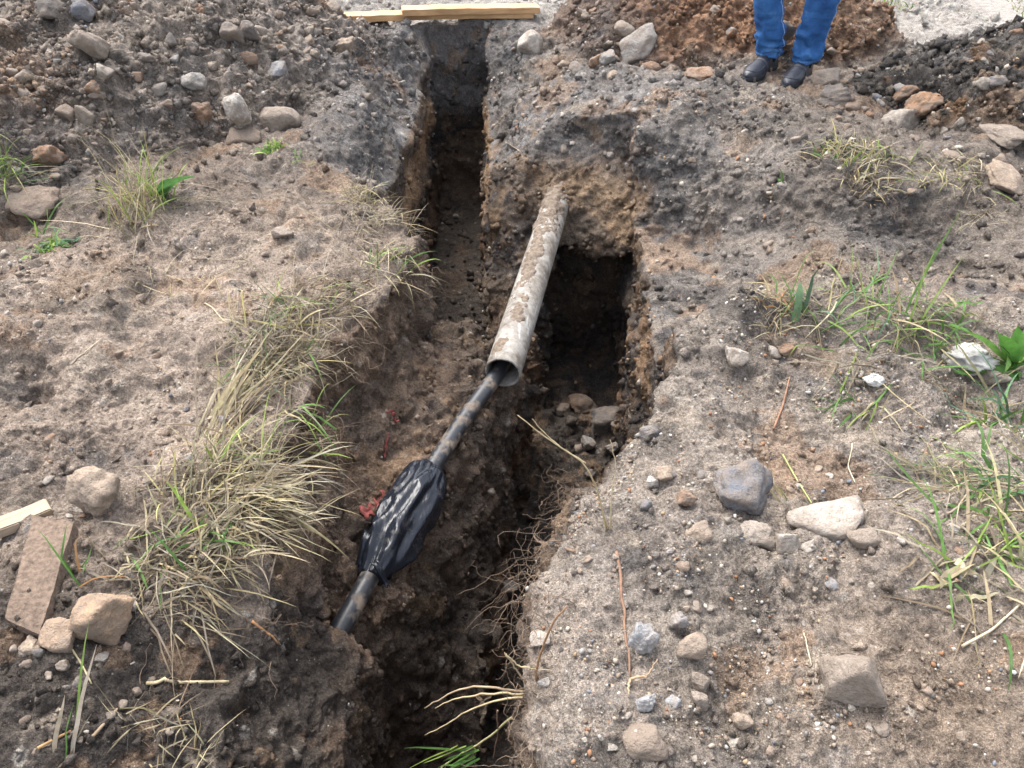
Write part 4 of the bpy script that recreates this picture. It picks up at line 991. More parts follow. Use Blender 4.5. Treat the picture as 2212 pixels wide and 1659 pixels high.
def beam(name, A, B_, wid, hgt, mat, label, seed):
    import bmesh
    A, B_ = Vector(A), Vector(B_); d = B_ - A; ln = d.length
    bm = bmesh.new(); bmesh.ops.create_cube(bm, size=1)
    for v in bm.verts: v.co = Vector((v.co.x * ln, v.co.y * wid, v.co.z * hgt))
    bmesh.ops.subdivide_edges(bm, edges=[e for e in bm.edges if abs(e.verts[0].co.x - e.verts[1].co.x) > 0.5 * ln], cuts=14, use_grid_fill=True)
    bmesh.ops.bevel(bm, geom=[e for e in bm.edges if len(e.link_faces) == 2 and e.calc_face_angle(0) > 1], offset=0.003, segments=2, affect='EDGES')
    for v in bm.verts:
        v.co.z += 0.004 * math.sin(v.co.x * 4 + seed) + 0.0015 * math.sin(v.co.x * 31 + seed); v.co.y += 0.005 * math.sin(v.co.x * 3 + 2 * seed)
    me = bpy.data.meshes.new(name); bm.to_mesh(me); bm.free(); me.materials.append(mat)
    o = bpy.data.objects.new(name, me); COL.objects.link(o)
    o.location = (A + B_) / 2; o.rotation_euler = d.to_track_quat('X', 'Z').to_euler()
    return tag(o, label, 'board', 'boards bridging the far end of the trench') if label else o
g1, g2 = ground_z(-1.08, 5.72), ground_z(0.10, 5.86)
b0 = at_y(742, 36, 5.62); b1 = at_y(1150, 28, 5.80)
beam('timber_board', (b0.x, b0.y, b0.z), (b1.x, b1.y, b1.z), 0.12, 0.04, M_WOOD, 'lower longer sawn board lying across the far end of the trench', 1)
b2_ = at_y(868, 24.5, 5.63); b3_ = at_y(1163, 16.5, 5.80)
beam('timber_board', (b2_.x, b2_.y, b2_.z), (b3_.x, b3_.y, b3_.z), 0.12, 0.04, M_WOOD, 'upper shorter sawn board lying on the longer board', 2.3)

# ------------------------------------------------------------------ brown slab and broken stick at the left edge
M_SLAB = plain_mat('earthy_slab', (0.155, 0.115, 0.088), 0.95, 90, 0.45, 0.9, 0.006, 0.15)
def slab():
    c4 = [on(70, 1112, .05), on(158, 1128, .045), on(82, 1368, .03), on(10, 1335, .03)]
    c4 = np.array(c4); nu, nv = 26, 40; top = []
    for i in range(nu):
        for j in range(nv):
            a, b_ = i / (nu - 1), j / (nv - 1)
            p = (c4[0] * (1 - a) + c4[1] * a) * (1 - b_) + (c4[3] * (1 - a) + c4[2] * a) * b_
            top.append(p)
    top = np.array(top, np.float32); nn = np.cross(c4[3] - c4[0], c4[1] - c4[0]); nn /= np.linalg.norm(nn); nn = nn if nn[2] > 0 else -nn
    ed = np.array([[(i in (0, nu - 1)), (j in (0, nv - 1))] for i in range(nu) for j in range(nv)])
    top = top + nn * (0.004 * fbm(top, 14, 3, 3) + 0.002 * fbm(top, 60, 2, 5))[:, None]
    wv = 0.008 * fbm(top, 9, 2, 8)
    xd = c4[1] - c4[0]; xd /= np.linalg.norm(xd); yd = c4[3] - c4[0]; yd /= np.linalg.norm(yd)
    top = top + (ed[:, :1] * wv[:, None]) * xd + (ed[:, 1:] * wv[:, None]) * yd
    bot = top - nn * 0.028
    n = nu * nv; F = [(i * nv + j, i * nv + j + 1, (i + 1) * nv + j + 1, (i + 1) * nv + j) for i in range(nu - 1) for j in range(nv - 1)]
    F += [tuple(x + n for x in f[::-1]) for f in F]
    ring = [i * nv for i in range(nu)] + [(nu - 1) * nv + j for j in range(1, nv)] + [i * nv + nv - 1 for i in range(nu - 2, -1, -1)] + [j for j in range(nv - 2, 0, -1)]
    for a, b_ in zip(ring, ring[1:] + ring[:1]): F.append((a, b_, b_ + n, a + n))
    o = mesh_obj('slab', np.concatenate([top, bot]), F, M_SLAB, smooth=False)
    tag(o, 'long flat brown earthy slab lying at the left edge under the broken stick', 'slab')
slab()
sa, sb = on(-60, 1165, .07), on(108, 1096, .075)
beam('broken_stick', sa, sb, 0.05, 0.03, M_WOOD2, None, 4); o = bpy.data.objects['broken_stick']; tag(o, 'pale broken stick of wood lying on the brown slab', 'stick')

# crumpled white plastic and scraps
M_WHITE = plain_mat('white_plastic', (0.40, 0.385, 0.36), 0.7, 22, 0.4, 0.5, 0.006)
def crumple(name, u, v, w, h, label, cat, seed):
    P, n_ = cast(u, v + h * 0.3); s = depth_of(P) / FPX
    D, F = ICO[4]; r = 1 + 0.35 * (1 - 2 * np.abs(vnoise(D, 1.9, seed))) + 0.2 * (1 - 2 * np.abs(vnoise(D, 4.5, seed + 3))) + 0.10 * (1 - 2 * np.abs(vnoise(D, 9, seed + 5)))
    V = D * r[:, None] * np.array([w * s / 2.6, w * s / 3.4, h * s / 3.0])
    o = mesh_obj(name, V, F, M_WHITE, smooth=False, loc=P + Vector((0, 0, h * s * 0.22))); tag(o, label, cat)
crumple('plastic_scrap', 2090, 768, 108, 58, 'crumpled white plastic bag lying by the broad leaves at the right', 'plastic', 4)
crumple('plastic_scrap', 1888, 818, 44, 26, 'small torn white scrap above the little green tuft', 'plastic', 9)

# ------------------------------------------------------------------ grass, straw and weeds
GC = dict(straw=(0.37, 0.315, 0.19), pale=(0.46, 0.405, 0.275), yellow=(0.39, 0.35, 0.15), green=(0.105, 0.21, 0.052), lime=(0.22, 0.32, 0.07), brown=(0.20, 0.155, 0.10), grey=(0.27, 0.235, 0.175), blue=(0.11, 0.20, 0.11), rust=(0.33, 0.17, 0.07))
def blade(bag, p, d, L, w, c, droop, seg=6, follow=None, kink=0.0, flatten=None):
    p = np.array(p, float); d = np.array(d, float); d /= np.linalg.norm(d); P = [p.copy()]
    side = np.cross(d, (0, 0, 1.0) if abs(d[2]) < 0.9 else rng.normal(size=3)); side /= np.linalg.norm(side) + 1e-9
    side = side * math.cos(0.5) + np.cross(side, d) * math.sin(rng.uniform(-0.9, 0.9))
    for i in range(seg):
        d = d + np.array([0, 0, -droop * (i + 1) / seg]) + rng.normal(0, 0.05 + kink + (0.45 if rng.uniform() < 0.06 else 0), 3); d /= np.linalg.norm(d)
        p = p + d * L / seg
        if follow is not None:
            g = ground_z(p[0], p[1], follow, p[2] + 0.6)
            if g > follow - 0.12 and p[2] < g + 0.004: p[2] = g + 0.004 + rng.uniform(0, 0.008); d[2] = max(d[2], 0.0)
        P.append(p.copy())
    P = np.array(P); n = len(P); prof = np.interp(np.linspace(0, 1, n), [0, 0.2, 0.7, 1], [0.7, 1, 0.75, 0.08]) * w / 2
    V = np.empty((2 * n, 3)); V[0::2] = P - side * prof[:, None]; V[1::2] = P + side * prof[:, None]
    V[1::2, 2] += w * 0.12
    bag.add(V, [(2 * i, 2 * i + 1, 2 * i + 3, 2 * i + 2) for i in range(n - 1)], c)
def pick(cols):
    cn = cols[rng.integers(len(cols))]; return np.array(GC[cn]) * rng.uniform(0.55, 1.25) * np.array([rng.uniform(0.93, 1.07), 1, rng.uniform(0.9, 1.1)])
def tuft(u, v, n, L, rad, lean, spread, up, cols, label, width=0.0035, droop=0.35, cat='grass', name='grass_tuft', dry=0, dry_cols=('straw', 'grey', 'brown'), roots=0, rootdir=(0, -0.3, -1), elong=None, follow=True):
    P, nm = cast(u, v); P = np.array(P); lean = np.array(lean, float); rad = rad * 1.35
    t = empty(name, P); tag(t, label, cat, 'grass tufts on the banks')
    def pts():
        a, r = rng.uniform(0, 6.28), rad * math.sqrt(rng.uniform()); o = np.array([math.cos(a) * r, math.sin(a) * r, 0])
        if elong is not None: o = o + np.array([elong[0], elong[1], 0]) * rng.uniform(-1, 1)
        q = P + o; g = ground_z(q[0], q[1], P[2], P[2] + 0.7)
        q[2] = g if abs(g - P[2]) < 0.14 else P[2] - 0.02
        return q - np.array([0, 0, 0.006]) - P
    def dirv(s_, u_):
        return lean + rng.normal(0, 1, 3) * np.array([s_, s_, s_ * 0.5]) + np.array([0, 0, u_])
    def absadd(bag, q, d, Lb, w, c, dr, kink=0.0):
        blade(bag, q + P, d, Lb, w, c, dr, follow=P[2] if follow else None, kink=kink)
    if n:
        bag = Bag()
        for _ in range(n): absadd(bag, pts(), dirv(spread * 1.25, up), L * rng.uniform(0.35, 1.15), width * rng.uniform(0.7, 1.5), pick(cols), droop * rng.uniform(0.15, 1.2))
        bag.V = [x - P for x in bag.V]; tag(bag.build('blades', M_GRASS, t), kind='stuff')
    if dry:
        bag = Bag()
        for _ in range(dry): absadd(bag, pts() * 1.3, dirv(spread * 2.2, 0.12), L * rng.uniform(0.25, 1.1), width * rng.uniform(0.5, 1.3), pick(dry_cols), 0.16, 0.03)
        bag.V = [x - P for x in bag.V]; tag(bag.build('dead_stalks', M_GRASS, t), kind='stuff')
    if roots:
        bag = Bag()
        for _ in range(roots):
            q = pts() + P; d = np.array(rootdir, float) + rng.normal(0, 0.55, 3); Q = [q]
            for i in range(7):
                d = d / np.linalg.norm(d) + rng.normal(0, 0.45, 3) + np.array([0, 0, -0.15]); d /= np.linalg.norm(d); Q.append(Q[-1] + d * rng.uniform(0.012, 0.03))
            bag.thread(np.array(Q), 0.0011, 0.0004, np.array([0.17, 0.12, 0.085]) * rng.uniform(0.6, 1.6), 3)
        bag.V = [x - P for x in bag.V]; tag(bag.build('roots', M_ROOT, t), kind='stuff')
    return t
tuft(295, 448, 90, 0.26, 0.09, (0.0, 0.1, 0), 0.38, 1.0, ['lime', 'yellow', 'straw', 'straw', 'lime', 'pale'], 'tall yellow-green grass tuft at the foot of the left heap', 0.0045, 0.25, dry=70)
tuft(285, 430, 16, 0.44, 0.06, (-0.15, 0.25, 0), 0.25, 1.1, ['straw', 'pale', 'grey'], 'few long thin seed stalks rising from the tall yellow-green tuft', 0.0022, 0.2)
tuft(-8, 370, 60, 0.24, 0.06, (0.55, -0.1, 0), 0.4, 0.7, ['green', 'lime', 'lime', 'straw'], 'green grass tuft cut by the left edge below the heap', 0.004, 0.55, dry=25)
tuft(105, 540, 46, 0.10, 0.05, (0.1, -0.1, 0), 0.7, 0.5, ['green', 'blue', 'green', 'lime'], 'low feathery green weed near the left edge of the bank', 0.009, 0.5, 'weed', 'weed')
tuft(95, 505, 6, 0.22, 0.03, (0.2, 0.3, 0), 0.3, 1.0, ['lime', 'green'], 'few green blades leaning over the feathery green weed', 0.006, 0.45)
tuft(590, 325, 34, 0.085, 0.035, (0.0, 0, 0), 0.55, 0.9, ['lime', 'green', 'lime'], 'small bright green weed on the left bank right of the boulders', 0.010, 0.35, 'weed', 'weed')
tuft(650, 345, 14, 0.06, 0.05, (0.0, 0, 0), 0.7, 0.4, ['lime', 'green', 'grey'], 'sparse green sprouts right of the small bright green weed', 0.006, 0.35, 'weed', 'weed')
tuft(380, 590, 0, 0.24, 0.10, (0.5, -0.25, 0.02), 0.35, 0.05, ['straw'], 'loose straw lying flat in the middle of the left bank', 0.0035, dry=44, dry_cols=('straw', 'pale', 'straw', 'grey'), elong=(0.10, -0.04))
# the line of torn turf along the left brink
tuft(785, 425, 70, 0.15, 0.06, (0.25, -0.1, 0), 0.6, 0.5, ['straw', 'yellow', 'straw', 'pale', 'grey'], 'dry yellow tuft on the left brink nearest the far trench', 0.003, 0.5, dry=60, roots=20)
tuft(862, 478, 26, 0.14, 0.05, (0.8, -0.1, -0.1), 0.45, 0.1, ['straw', 'brown', 'grey'], 'wiry dead stalks jutting over the trench from the left brink', 0.0028, 0.25, dry=46, roots=50)
tuft(835, 560, 40, 0.16, 0.06, (0.45, 0.15, 0), 0.4, 0.35, ['lime', 'straw', 'green', 'pale'], 'green and straw blades slanting over the left brink above the pipe side', 0.004, 0.45, dry=40, roots=40)
tuft(690, 640, 40, 0.18, 0.08, (0.6, 0.1, 0), 0.45, 0.25, ['straw', 'pale', 'lime', 'straw'], 'thin straw tuft on the left brink halfway along', 0.0032, 0.45, dry=60, elong=(0.06, 0.1))
tuft(600, 720, 70, 0.20, 0.08, (0.25, 0.25, 0), 0.5, 0.4, ['straw', 'grey', 'yellow', 'green', 'brown'], 'thick tangled straw pile on the left brink opposite the pipe', 0.0042, 0.3, dry=130, roots=30, elong=(-0.04, 0.1))
tuft(560, 800, 40, 0.16, 0.07, (0.4, 0.0, 0), 0.5, 0.3, ['green', 'grey', 'blue', 'straw'], 'greyish green tangle on the left brink below the straw pile', 0.0036, 0.5, dry=90, roots=50)
tuft(640, 900, 12, 0.20, 0.04, (0.8, -0.1, 0.1), 0.25, 0.3, ['lime', 'green', 'yellow'], 'few green blades arching out over the trench from the left brink', 0.006, 0.5, dry=14, roots=50)
tuft(455, 935, 22, 0.42, 0.05, (0.42, 0.75, 0.1), 0.12, 0.2, ['pale', 'pale', 'straw'], 'bundle of long pale stalks lying along the left brink', 0.0065, 0.10, dry=30)
tuft(500, 1010, 60, 0.22, 0.08, (0.5, 0.35, 0), 0.4, 0.25, ['straw', 'yellow', 'pale', 'lime', 'grey'], 'yellow straw tuft on the left brink right of the tan clod', 0.0046, 0.25, dry=90, roots=30, elong=(-0.06, -0.05))
tuft(440, 1080, 50, 0.22, 0.08, (0.55, 0.2, 0), 0.4, 0.2, ['straw', 'grey', 'pale', 'yellow'], 'flattened straw beside the big tan clod', 0.004, 0.4, dry=100, elong=(0.06, 0.03))
tuft(540, 1095, 60, 0.20, 0.06, (0.8, -0.12, 0.02), 0.25, 0.15, ['pale', 'straw', 'pale', 'pale'], 'bright straw bundle pointing over the trench above the black wrapping', 0.005, 0.2, dry=70, roots=30)
tuft(430, 1180, 16, 0.14, 0.05, (0.6, 0.15, 0.1), 0.35, 0.4, ['lime', 'green', 'green'], 'short fresh green blades among the dead stalks at lower left', 0.0075, 0.35, dry=70)
tuft(300, 1200, 8, 0.13, 0.05, (0.5, -0.05, 0.0), 0.5, 0.25, ['green', 'lime'], 'few green blades right of the brown slab', 0.006, 0.35, dry=40)
tuft(380, 1265, 0, 0.19, 0.06, (0.75, -0.35, 0.0), 0.35, 0.1, ['grey'], 'fan of grey dead stalks on the dark soil right of the orange-tan rock', 0.0042, dry=130, dry_cols=('grey', 'brown', 'grey', 'straw'), roots=50)
tuft(150, 1250, 7, 0.16, 0.03, (0.1, 0.4, 0.2), 0.25, 0.5, ['green', 'blue', 'rust'], 'few upright blades at the right edge of the brown slab', 0.005, 0.3)
tuft(320, 1560, 14, 0.12, 0.03, (0.45, 0.2, 0.1), 0.45, 0.3, ['straw', 'pale', 'grey'], 'small dry sprig on the dark soil near the bottom left', 0.003, 0.2, dry=16, roots=16)
tuft(395, 1655, 16, 0.10, 0.04, (0.4, 0.3, 0.1), 0.4, 0.3, ['pale', 'straw'], 'dry wisp cut by the bottom edge at left', 0.003, 0.2, dry=20, roots=10)
tuft(135, 1640, 5, 0.24, 0.02, (0.05, 0.6, 0.25), 0.15, 0.2, ['green', 'grey', 'lime'], 'long bent green blade on the dark soil at bottom left', 0.006, 0.15)
for k_, (u, v, el, lean_, lab) in enumerate(((660, 690, (0.1, 0.14), (0.5, 0.1, -0.05), 'mat of grey trampled straw under the straw pile on the left brink'), (585, 790, (0.05, 0.1), (0.6, -0.1, -0.1), 'dark matted stalks below the straw pile on the left brink'),
        (500, 980, (0.06, 0.12), (0.6, 0.1, -0.05), 'mat of trampled straw right of the tan clod'), (560, 1080, (0.04, 0.1), (0.8, -0.15, -0.15), 'straw mat spilling over the brink above the black wrapping'),
        (470, 1180, (0.08, 0.08), (0.6, -0.2, -0.1), 'dark matted stalks on the near left brink'), (800, 480, (0.06, 0.12), (0.7, -0.1, -0.1), 'grey straw mat on the brink nearest the far trench'))):
    tuft(u, v, 34, 0.14, 0.05, lean_, 0.6, 0.06, ['grey', 'straw', 'brown', 'pale', 'grey'], lab, 0.004, 0.25, dry=80, dry_cols=('grey', 'brown', 'grey', 'straw'), roots=60, rootdir=(0.4, -0.3, -0.8), elong=el)
# right side
tuft(1868, 345, 90, 0.15, 0.09, (0.05, 0.0, 0), 0.55, 0.6, ['straw', 'yellow', 'pale', 'straw', 'lime'], 'dry straw mound on the sod in front of the pale angular block', 0.0042, 0.4, dry=70, roots=60)
tuft(1790, 330, 40, 0.13, 0.05, (-0.2, 0, 0), 0.5, 0.4, ['lime', 'straw', 'yellow', 'green'], 'greenish tuft at the left of the dry straw mound', 0.004, 0.45, dry=30, roots=20)
tuft(1885, 395, 26, 0.12, 0.06, (0, -0.25, 0), 0.5, 0.35, ['pale', 'pale', 'straw'], 'spiky bleached stubble below the dry straw mound', 0.005, 0.1, dry=40, roots=90)
tuft(2055, 372, 50, 0.16, 0.08, (-0.35, -0.1, 0), 0.45, 0.3, ['straw', 'lime', 'yellow', 'pale'], 'flattened yellow-green tuft right of the dry straw mound', 0.004, 0.4, dry=50, roots=60, elong=(0.12, 0.02))
tuft(2120, 470, 12, 0.12, 0.06, (0.1, -0.1, 0), 0.6, 0.2, ['pale', 'straw'], 'pale dry wisps on the right slope near the edge', 0.003, 0.3, dry=30, roots=40, elong=(0.1, 0))
tuft(1690, 400, 3, 0.09, 0.01, (-0.2, 0, 0), 0.3, 0.8, ['green'], 'tiny green seedling on the right slope', 0.012, 0.3, 'weed', 'weed')
tuft(1870, 680, 80, 0.22, 0.13, (0.05, 0.05, 0), 0.5, 0.65, ['green', 'lime', 'green', 'straw', 'blue'], 'big green grass tuft on the brink of the right bank', 0.0045, 0.42, dry=120, roots=30, elong=(0.16, 0.0))
tuft(1690, 680, 34, 0.10, 0.05, (-0.2, 0, 0), 0.6, 0.5, ['straw', 'rust', 'pale', 'straw'], 'short reddish stubble at the left end of the big green tuft', 0.004, 0.3, dry=40)
tuft(1960, 690, 5, 0.44, 0.03, (0.30, 0.30, 0), 0.1, 0.9, ['lime', 'green'], 'few tall green stems rising from the right end of the big green tuft', 0.0055, 0.06)
tuft(1730, 690, 4, 0.20, 0.02, (0.0, 0.1, 0), 0.2, 1.0, ['green', 'blue'], 'broad-leaved seedling standing in the reddish stubble', 0.016, 0.5, 'weed', 'weed')
tuft(2020, 700, 24, 0.20, 0.08, (0.35, -0.2, 0), 0.4, 0.4, ['green', 'lime', 'green'], 'green blades sweeping right from the big tuft', 0.006, 0.55, dry=40)
tuft(2195, 800, 9, 0.22, 0.03, (-0.1, 0.1, 0), 0.4, 0.9, ['green', 'lime', 'green'], 'broad green leaves at the right edge beside the crumpled plastic', 0.026, 0.35, 'weed', 'weed')
tuft(1850, 870, 18, 0.14, 0.05, (0, 0, 0), 0.75, 0.4, ['green', 'lime', 'straw', 'green'], 'little green tuft alone on the right bank', 0.0052, 0.5, dry=20)
tuft(2170, 900, 30, 0.24, 0.06, (-0.35, 0.0, 0), 0.45, 0.6, ['green', 'lime', 'green', 'blue'], 'green tuft at the right edge below the broad leaves', 0.0065, 0.5, dry=24)
tuft(2190, 1060, 54, 0.22, 0.08, (-0.45, 0.0, 0), 0.45, 0.45, ['green', 'lime', 'green', 'straw', 'blue'], 'dense green grass at the right edge beside the straw fan', 0.006, 0.5, dry=60, elong=(0.05, 0.1))
tuft(2060, 1045, 26, 0.20, 0.06, (-0.3, 0.12, 0), 0.5, 0.15, ['straw', 'pale', 'green'], 'thin straw fan spread left of the dense green grass', 0.0032, 0.25, dry=50)
tuft(2150, 1200, 44, 0.20, 0.10, (-0.2, 0.1, 0), 0.55, 0.35, ['green', 'lime', 'straw', 'green', 'pale'], 'green and straw tuft at the right edge, lowest of them', 0.0058, 0.45, dry=50, elong=(0.06, 0.1))
tuft(2100, 1245, 10, 0.07, 0.05, (-0.2, 0, 0.05), 0.7, 0.15, ['pale', 'pale', 'straw'], 'pale dead leaf blades lying below the lowest right tuft', 0.012, 0.2)
tuft(1690, 1080, 3, 0.14, 0.01, (-0.5, 0.6, 0), 0.1, 0.5, ['lime', 'straw'], 'single green-tipped stalk above the large pale flat rock', 0.004, 0.1)

# broad leaf beside the tall tuft, modelled leaf by leaf
def leaf(parent, base, tip, wd, c, curl=0.02):
    base, tip = np.array(base), np.array(tip); n, m_ = 14, 7; ax = tip - base; sd_ = np.cross(ax, (0, 0.4, 1.0)); sd_ /= np.linalg.norm(sd_); nn = np.cross(sd_, ax); nn /= np.linalg.norm(nn)
    V, F = [], []
    for i in range(n):
        t = i / (n - 1); hw = wd / 2 * (math.sin(math.pi * min(1, t * 0.93 + 0.05))**0.75) * (1.15 - 0.45 * t)
        for j in range(m_):
            q = j / (m_ - 1) * 2 - 1; V.append(base + ax * t + sd_ * hw * q + nn * (0.25 * hw * abs(q) + curl * math.sin(math.pi * t) + 0.004 * math.sin(7 * t + 2 * q)))
    F = [(i * m_ + j, i * m_ + j + 1, (i + 1) * m_ + j + 1, (i + 1) * m_ + j) for i in range(n - 1) for j in range(m_ - 1)]
    V = np.array(V) - np.array(parent.location)
    return mesh_obj('leaf', V, F, M_GRASS, parent, col=np.array(c))
P, _ = cast(345, 432); y_ = P.y
pl = tag(empty('weed', P), 'broad dark green dock leaf beside the tall yellow-green tuft', 'weed')
leaf(pl, P, at_y(418, 382, y_ - 0.02), 0.085, (0.085, 0.2, 0.06)); leaf(pl, P + Vector((0.01, 0, 0)), at_y(372, 386, y_ + 0.02), 0.06, (0.07, 0.17, 0.055))
P, _ = cast(2185, 800); y_ = P.y
pl = tag(empty('weed', P), 'upright broad green leaf cut by the right edge above the pale stone', 'weed')
leaf(pl, P, at_y(2150, 715, y_), 0.06, (0.10, 0.25, 0.05)); leaf(pl, P, at_y(2200, 705, y_ + 0.03), 0.05, (0.12, 0.27, 0.06)); leaf(pl, P, at_y(2050, 700, y_ + 0.02), 0.04, (0.13, 0.27, 0.06))

# ------------------------------------------------------------------ roots and the uprooted sprig at the right brink
RC = np.array([0.20, 0.145, 0.105])
def wander(p, d, n, step, jit, pull=(0, 0, -0.12)):
    p = np.array(p, float); d = np.array(d, float); Q = [p]
    for _ in range(n):
        d = d / np.linalg.norm(d) + rng.normal(0, jit, 3) + np.array(pull); d /= np.linalg.norm(d); Q.append(Q[-1] + d * step * rng.uniform(0.7, 1.3))
    return np.array(Q)
def root_mass(u, v, n, L, d, label, r=0.0012, spread=0.03, cdir=0.7, col_=RC):
    P, nm = cast(u, v); bag = Bag()
    for _ in range(int(n * 0.65)):
        q = np.array(P) + np.clip(rng.normal(0, spread, 3), -1.5 * spread, 1.5 * spread)
        Q = wander(q, np.array(d) + rng.normal(0, cdir, 3), 9, L / 9 * rng.uniform(0.4, 1.2), 0.38)
        bag.thread(Q, r * rng.uniform(0.4, 1.0) * (1.8 if rng.uniform() < 0.06 else 1), r * 0.3, col_ * rng.uniform(0.45, 1.5), 3)
    bag.V = [x - np.array(P) for x in bag.V]
    o = bag.build('root_mat', M_ROOT); o.location = P; tag(o, label, 'roots', 'root mats hanging from the brinks')
root_mass(1235, 1060, 110, 0.09, (-0.6, -0.2, 0.0), 'fuzzy root mat at the corner of the right bank above the deep slot', 0.0008, 0.035)
root_mass(1215, 1180, 120, 0.15, (-0.7, -0.2, -0.1), 'root mat hanging over the slot left of the reddish root', 0.001, 0.05)
root_mass(1180, 1270, 110, 0.14, (-0.7, -0.2, -0.2), 'root mat on the right brink level with the black wrapping', 0.001, 0.05)
root_mass(1170, 1390, 90, 0.12, (-0.6, -0.2, -0.2), 'root mat on the right brink above the sprig', 0.001, 0.05)
root_mass(1195, 1560, 130, 0.10, (-0.4, -0.1, 0.0), 'fuzzy root mat on the right brink below the sprig', 0.0009, 0.06)
root_mass(1360, 920, 60, 0.10, (0.0, -0.2, 0.3), 'small root tangle at the corner cobble over the pit', 0.001, 0.025)
root_mass(1900, 440, 110, 0.14, (-0.1, -0.4, -0.5), 'hairy roots hanging below the bleached stubble', 0.0009, 0.07)
root_mass(1730, 470, 50, 0.14, (0.1, -0.4, -0.5), 'thin roots on the right slope below the greenish tuft', 0.0009, 0.06)
root_mass(660, 930, 80, 0.13, (0.6, -0.3, -0.2), 'thin roots dangling in the left wall below the green blades', 0.001, 0.05, col_=RC * 1.1)
root_mass(720, 740, 90, 0.13, (0.6, -0.3, -0.3), 'thin roots dangling in the left wall opposite the pipe', 0.001, 0.07, col_=RC * 1.1)
root_mass(900, 590, 50, 0.14, (0.5, -0.4, -0.4), 'thin roots hanging from the left brink beside the far trench floor', 0.001, 0.04)
root_mass(560, 1330, 60, 0.12, (0.4, -0.3, -0.4), 'thin roots below the fan of grey dead stalks', 0.001, 0.05)
root_mass(330, 1530, 50, 0.11, (0.2, -0.3, -0.1), 'thin roots round the small dry sprig at bottom left', 0.0009, 0.03)

def stems(name, label, cat, lst):
    base = np.array(lst[0][0][0]); bag = Bag()
    for P, r0, r1, c in lst:
        Q = resample(P, 18); Q[1:-1] += rng.normal(0, 0.0009, (16, 3)); bag.thread(Q, r0 * 0.8, r1 * 0.6, np.array(c), 5)
    bag.V = [x - base for x in bag.V]; o = bag.build(name, M_ROOT); o.location = base
    return tag(o, label, cat)
def Yp(y, *uv): return [np.array(at_y(u, v, y + (k_ * 0.0))) for k_, (u, v) in enumerate(uv)]
yb = cast(1175, 1490)[0].y + 0.03
strawc, tanc, brc, grc = (0.42, 0.34, 0.2), (0.33, 0.25, 0.16), (0.19, 0.125, 0.085), (0.15, 0.25, 0.06)
sp = stems('uprooted_sprig', 'uprooted sprig with bent dry stems and green tips hanging over the slot', 'sprig', [
    (Yp(yb, (1150, 1500), (1095, 1488), (1040, 1482), (985, 1490), (935, 1518), (917, 1530)), 0.0042, 0.002, tanc),
    (Yp(yb, (1150, 1502), (1090, 1497), (1030, 1500), (985, 1508), (940, 1530)), 0.004, 0.0018, strawc),
    (Yp(yb, (1152, 1505), (1080, 1510), (1020, 1530), (960, 1568), (918, 1588)), 0.0038, 0.0016, strawc),
    (Yp(yb, (1155, 1512), (1110, 1545), (1060, 1590), (1010, 1622), (960, 1650), (930, 1680)), 0.0042, 0.0028, (0.3, 0.27, 0.14)),
    (Yp(yb, (1075, 1535), (1075, 1590), (1065, 1640)), 0.003, 0.0022, brc),
    (Yp(yb, (1150, 1495), (1120, 1455), (1090, 1410)), 0.0035, 0.002, tanc),
    (Yp(yb, (1092, 1413), (1120, 1440), (1165, 1446), (1192, 1448)), 0.0028, 0.0012, strawc),
    (Yp(yb, (1155, 1490), (1160, 1440), (1175, 1390), (1200, 1330), (1225, 1310)), 0.0045, 0.003, (0.27, 0.16, 0.09)),
    (Yp(yb, (1170, 1500), (1200, 1498), (1235, 1500)), 0.005, 0.004, brc)])
bag = Bag(); sl_ = np.array(sp.location)
for k_ in range(12):
    q = np.array(at_y(1010 + rng.uniform(-30, 30), 1622 + rng.uniform(-12, 18), yb)); blade(bag, q, (-0.75 + rng.normal(0, 0.18), -0.2, -0.55 + rng.normal(0, 0.18)), rng.uniform(0.08, 0.17), 0.006, pick(['green', 'lime', 'green']), 0.05)
bag.V = [x - sl_ for x in bag.V]; bag.build('green_tips', M_GRASS, sp)
bag = Bag()
for k_ in range(60):
    Q = wander(np.array(at_y(1155, 1500, yb)) + rng.normal(0, 0.008, 3), rng.normal(0, 1, 3) + np.array([0.4, 0, 0]), 7, 0.014, 0.4); bag.thread(Q, 0.001, 0.0004, RC * rng.uniform(0.6, 1.5), 3)
bag.V = [x - sl_ for x in bag.V]; tag(bag.build('rootlets', M_ROOT, sp), kind='stuff')
yf = cast(1310, 1160)[0].y + 0.02
stems('forked_stalk', 'forked dry straw-coloured stalk standing at the corner of the right bank', 'stalk', [
    (Yp(yf, (1318, 1165), (1290, 1060), (1265, 1000), (1210, 965), (1165, 935), (1118, 897)), 0.0035, 0.0018, strawc),
    (Yp(yf + 0.02, (1265, 1000), (1220, 972), (1190, 950), (1150, 905)), 0.0022, 0.0012, (0.5, 0.42, 0.26)),
    (Yp(yf, (1316, 1160), (1322, 1060), (1332, 1000), (1318, 950)), 0.003, 0.0012, (0.5, 0.42, 0.26)),
    (Yp(yf, (1312, 1160), (1300, 1100), (1290, 1050), (1268, 1012)), 0.003, 0.0014, strawc)])
y1, y2 = cast(1335, 1195)[0], cast(1362, 1465)[0]
pts = [np.array(cast(u, v)[0]) + np.array([0, 0, 0.006]) for u, v in ((1331, 1195), (1341, 1240), (1339, 1285), (1351, 1325), (1347, 1370), (1360, 1420), (1361, 1470))]
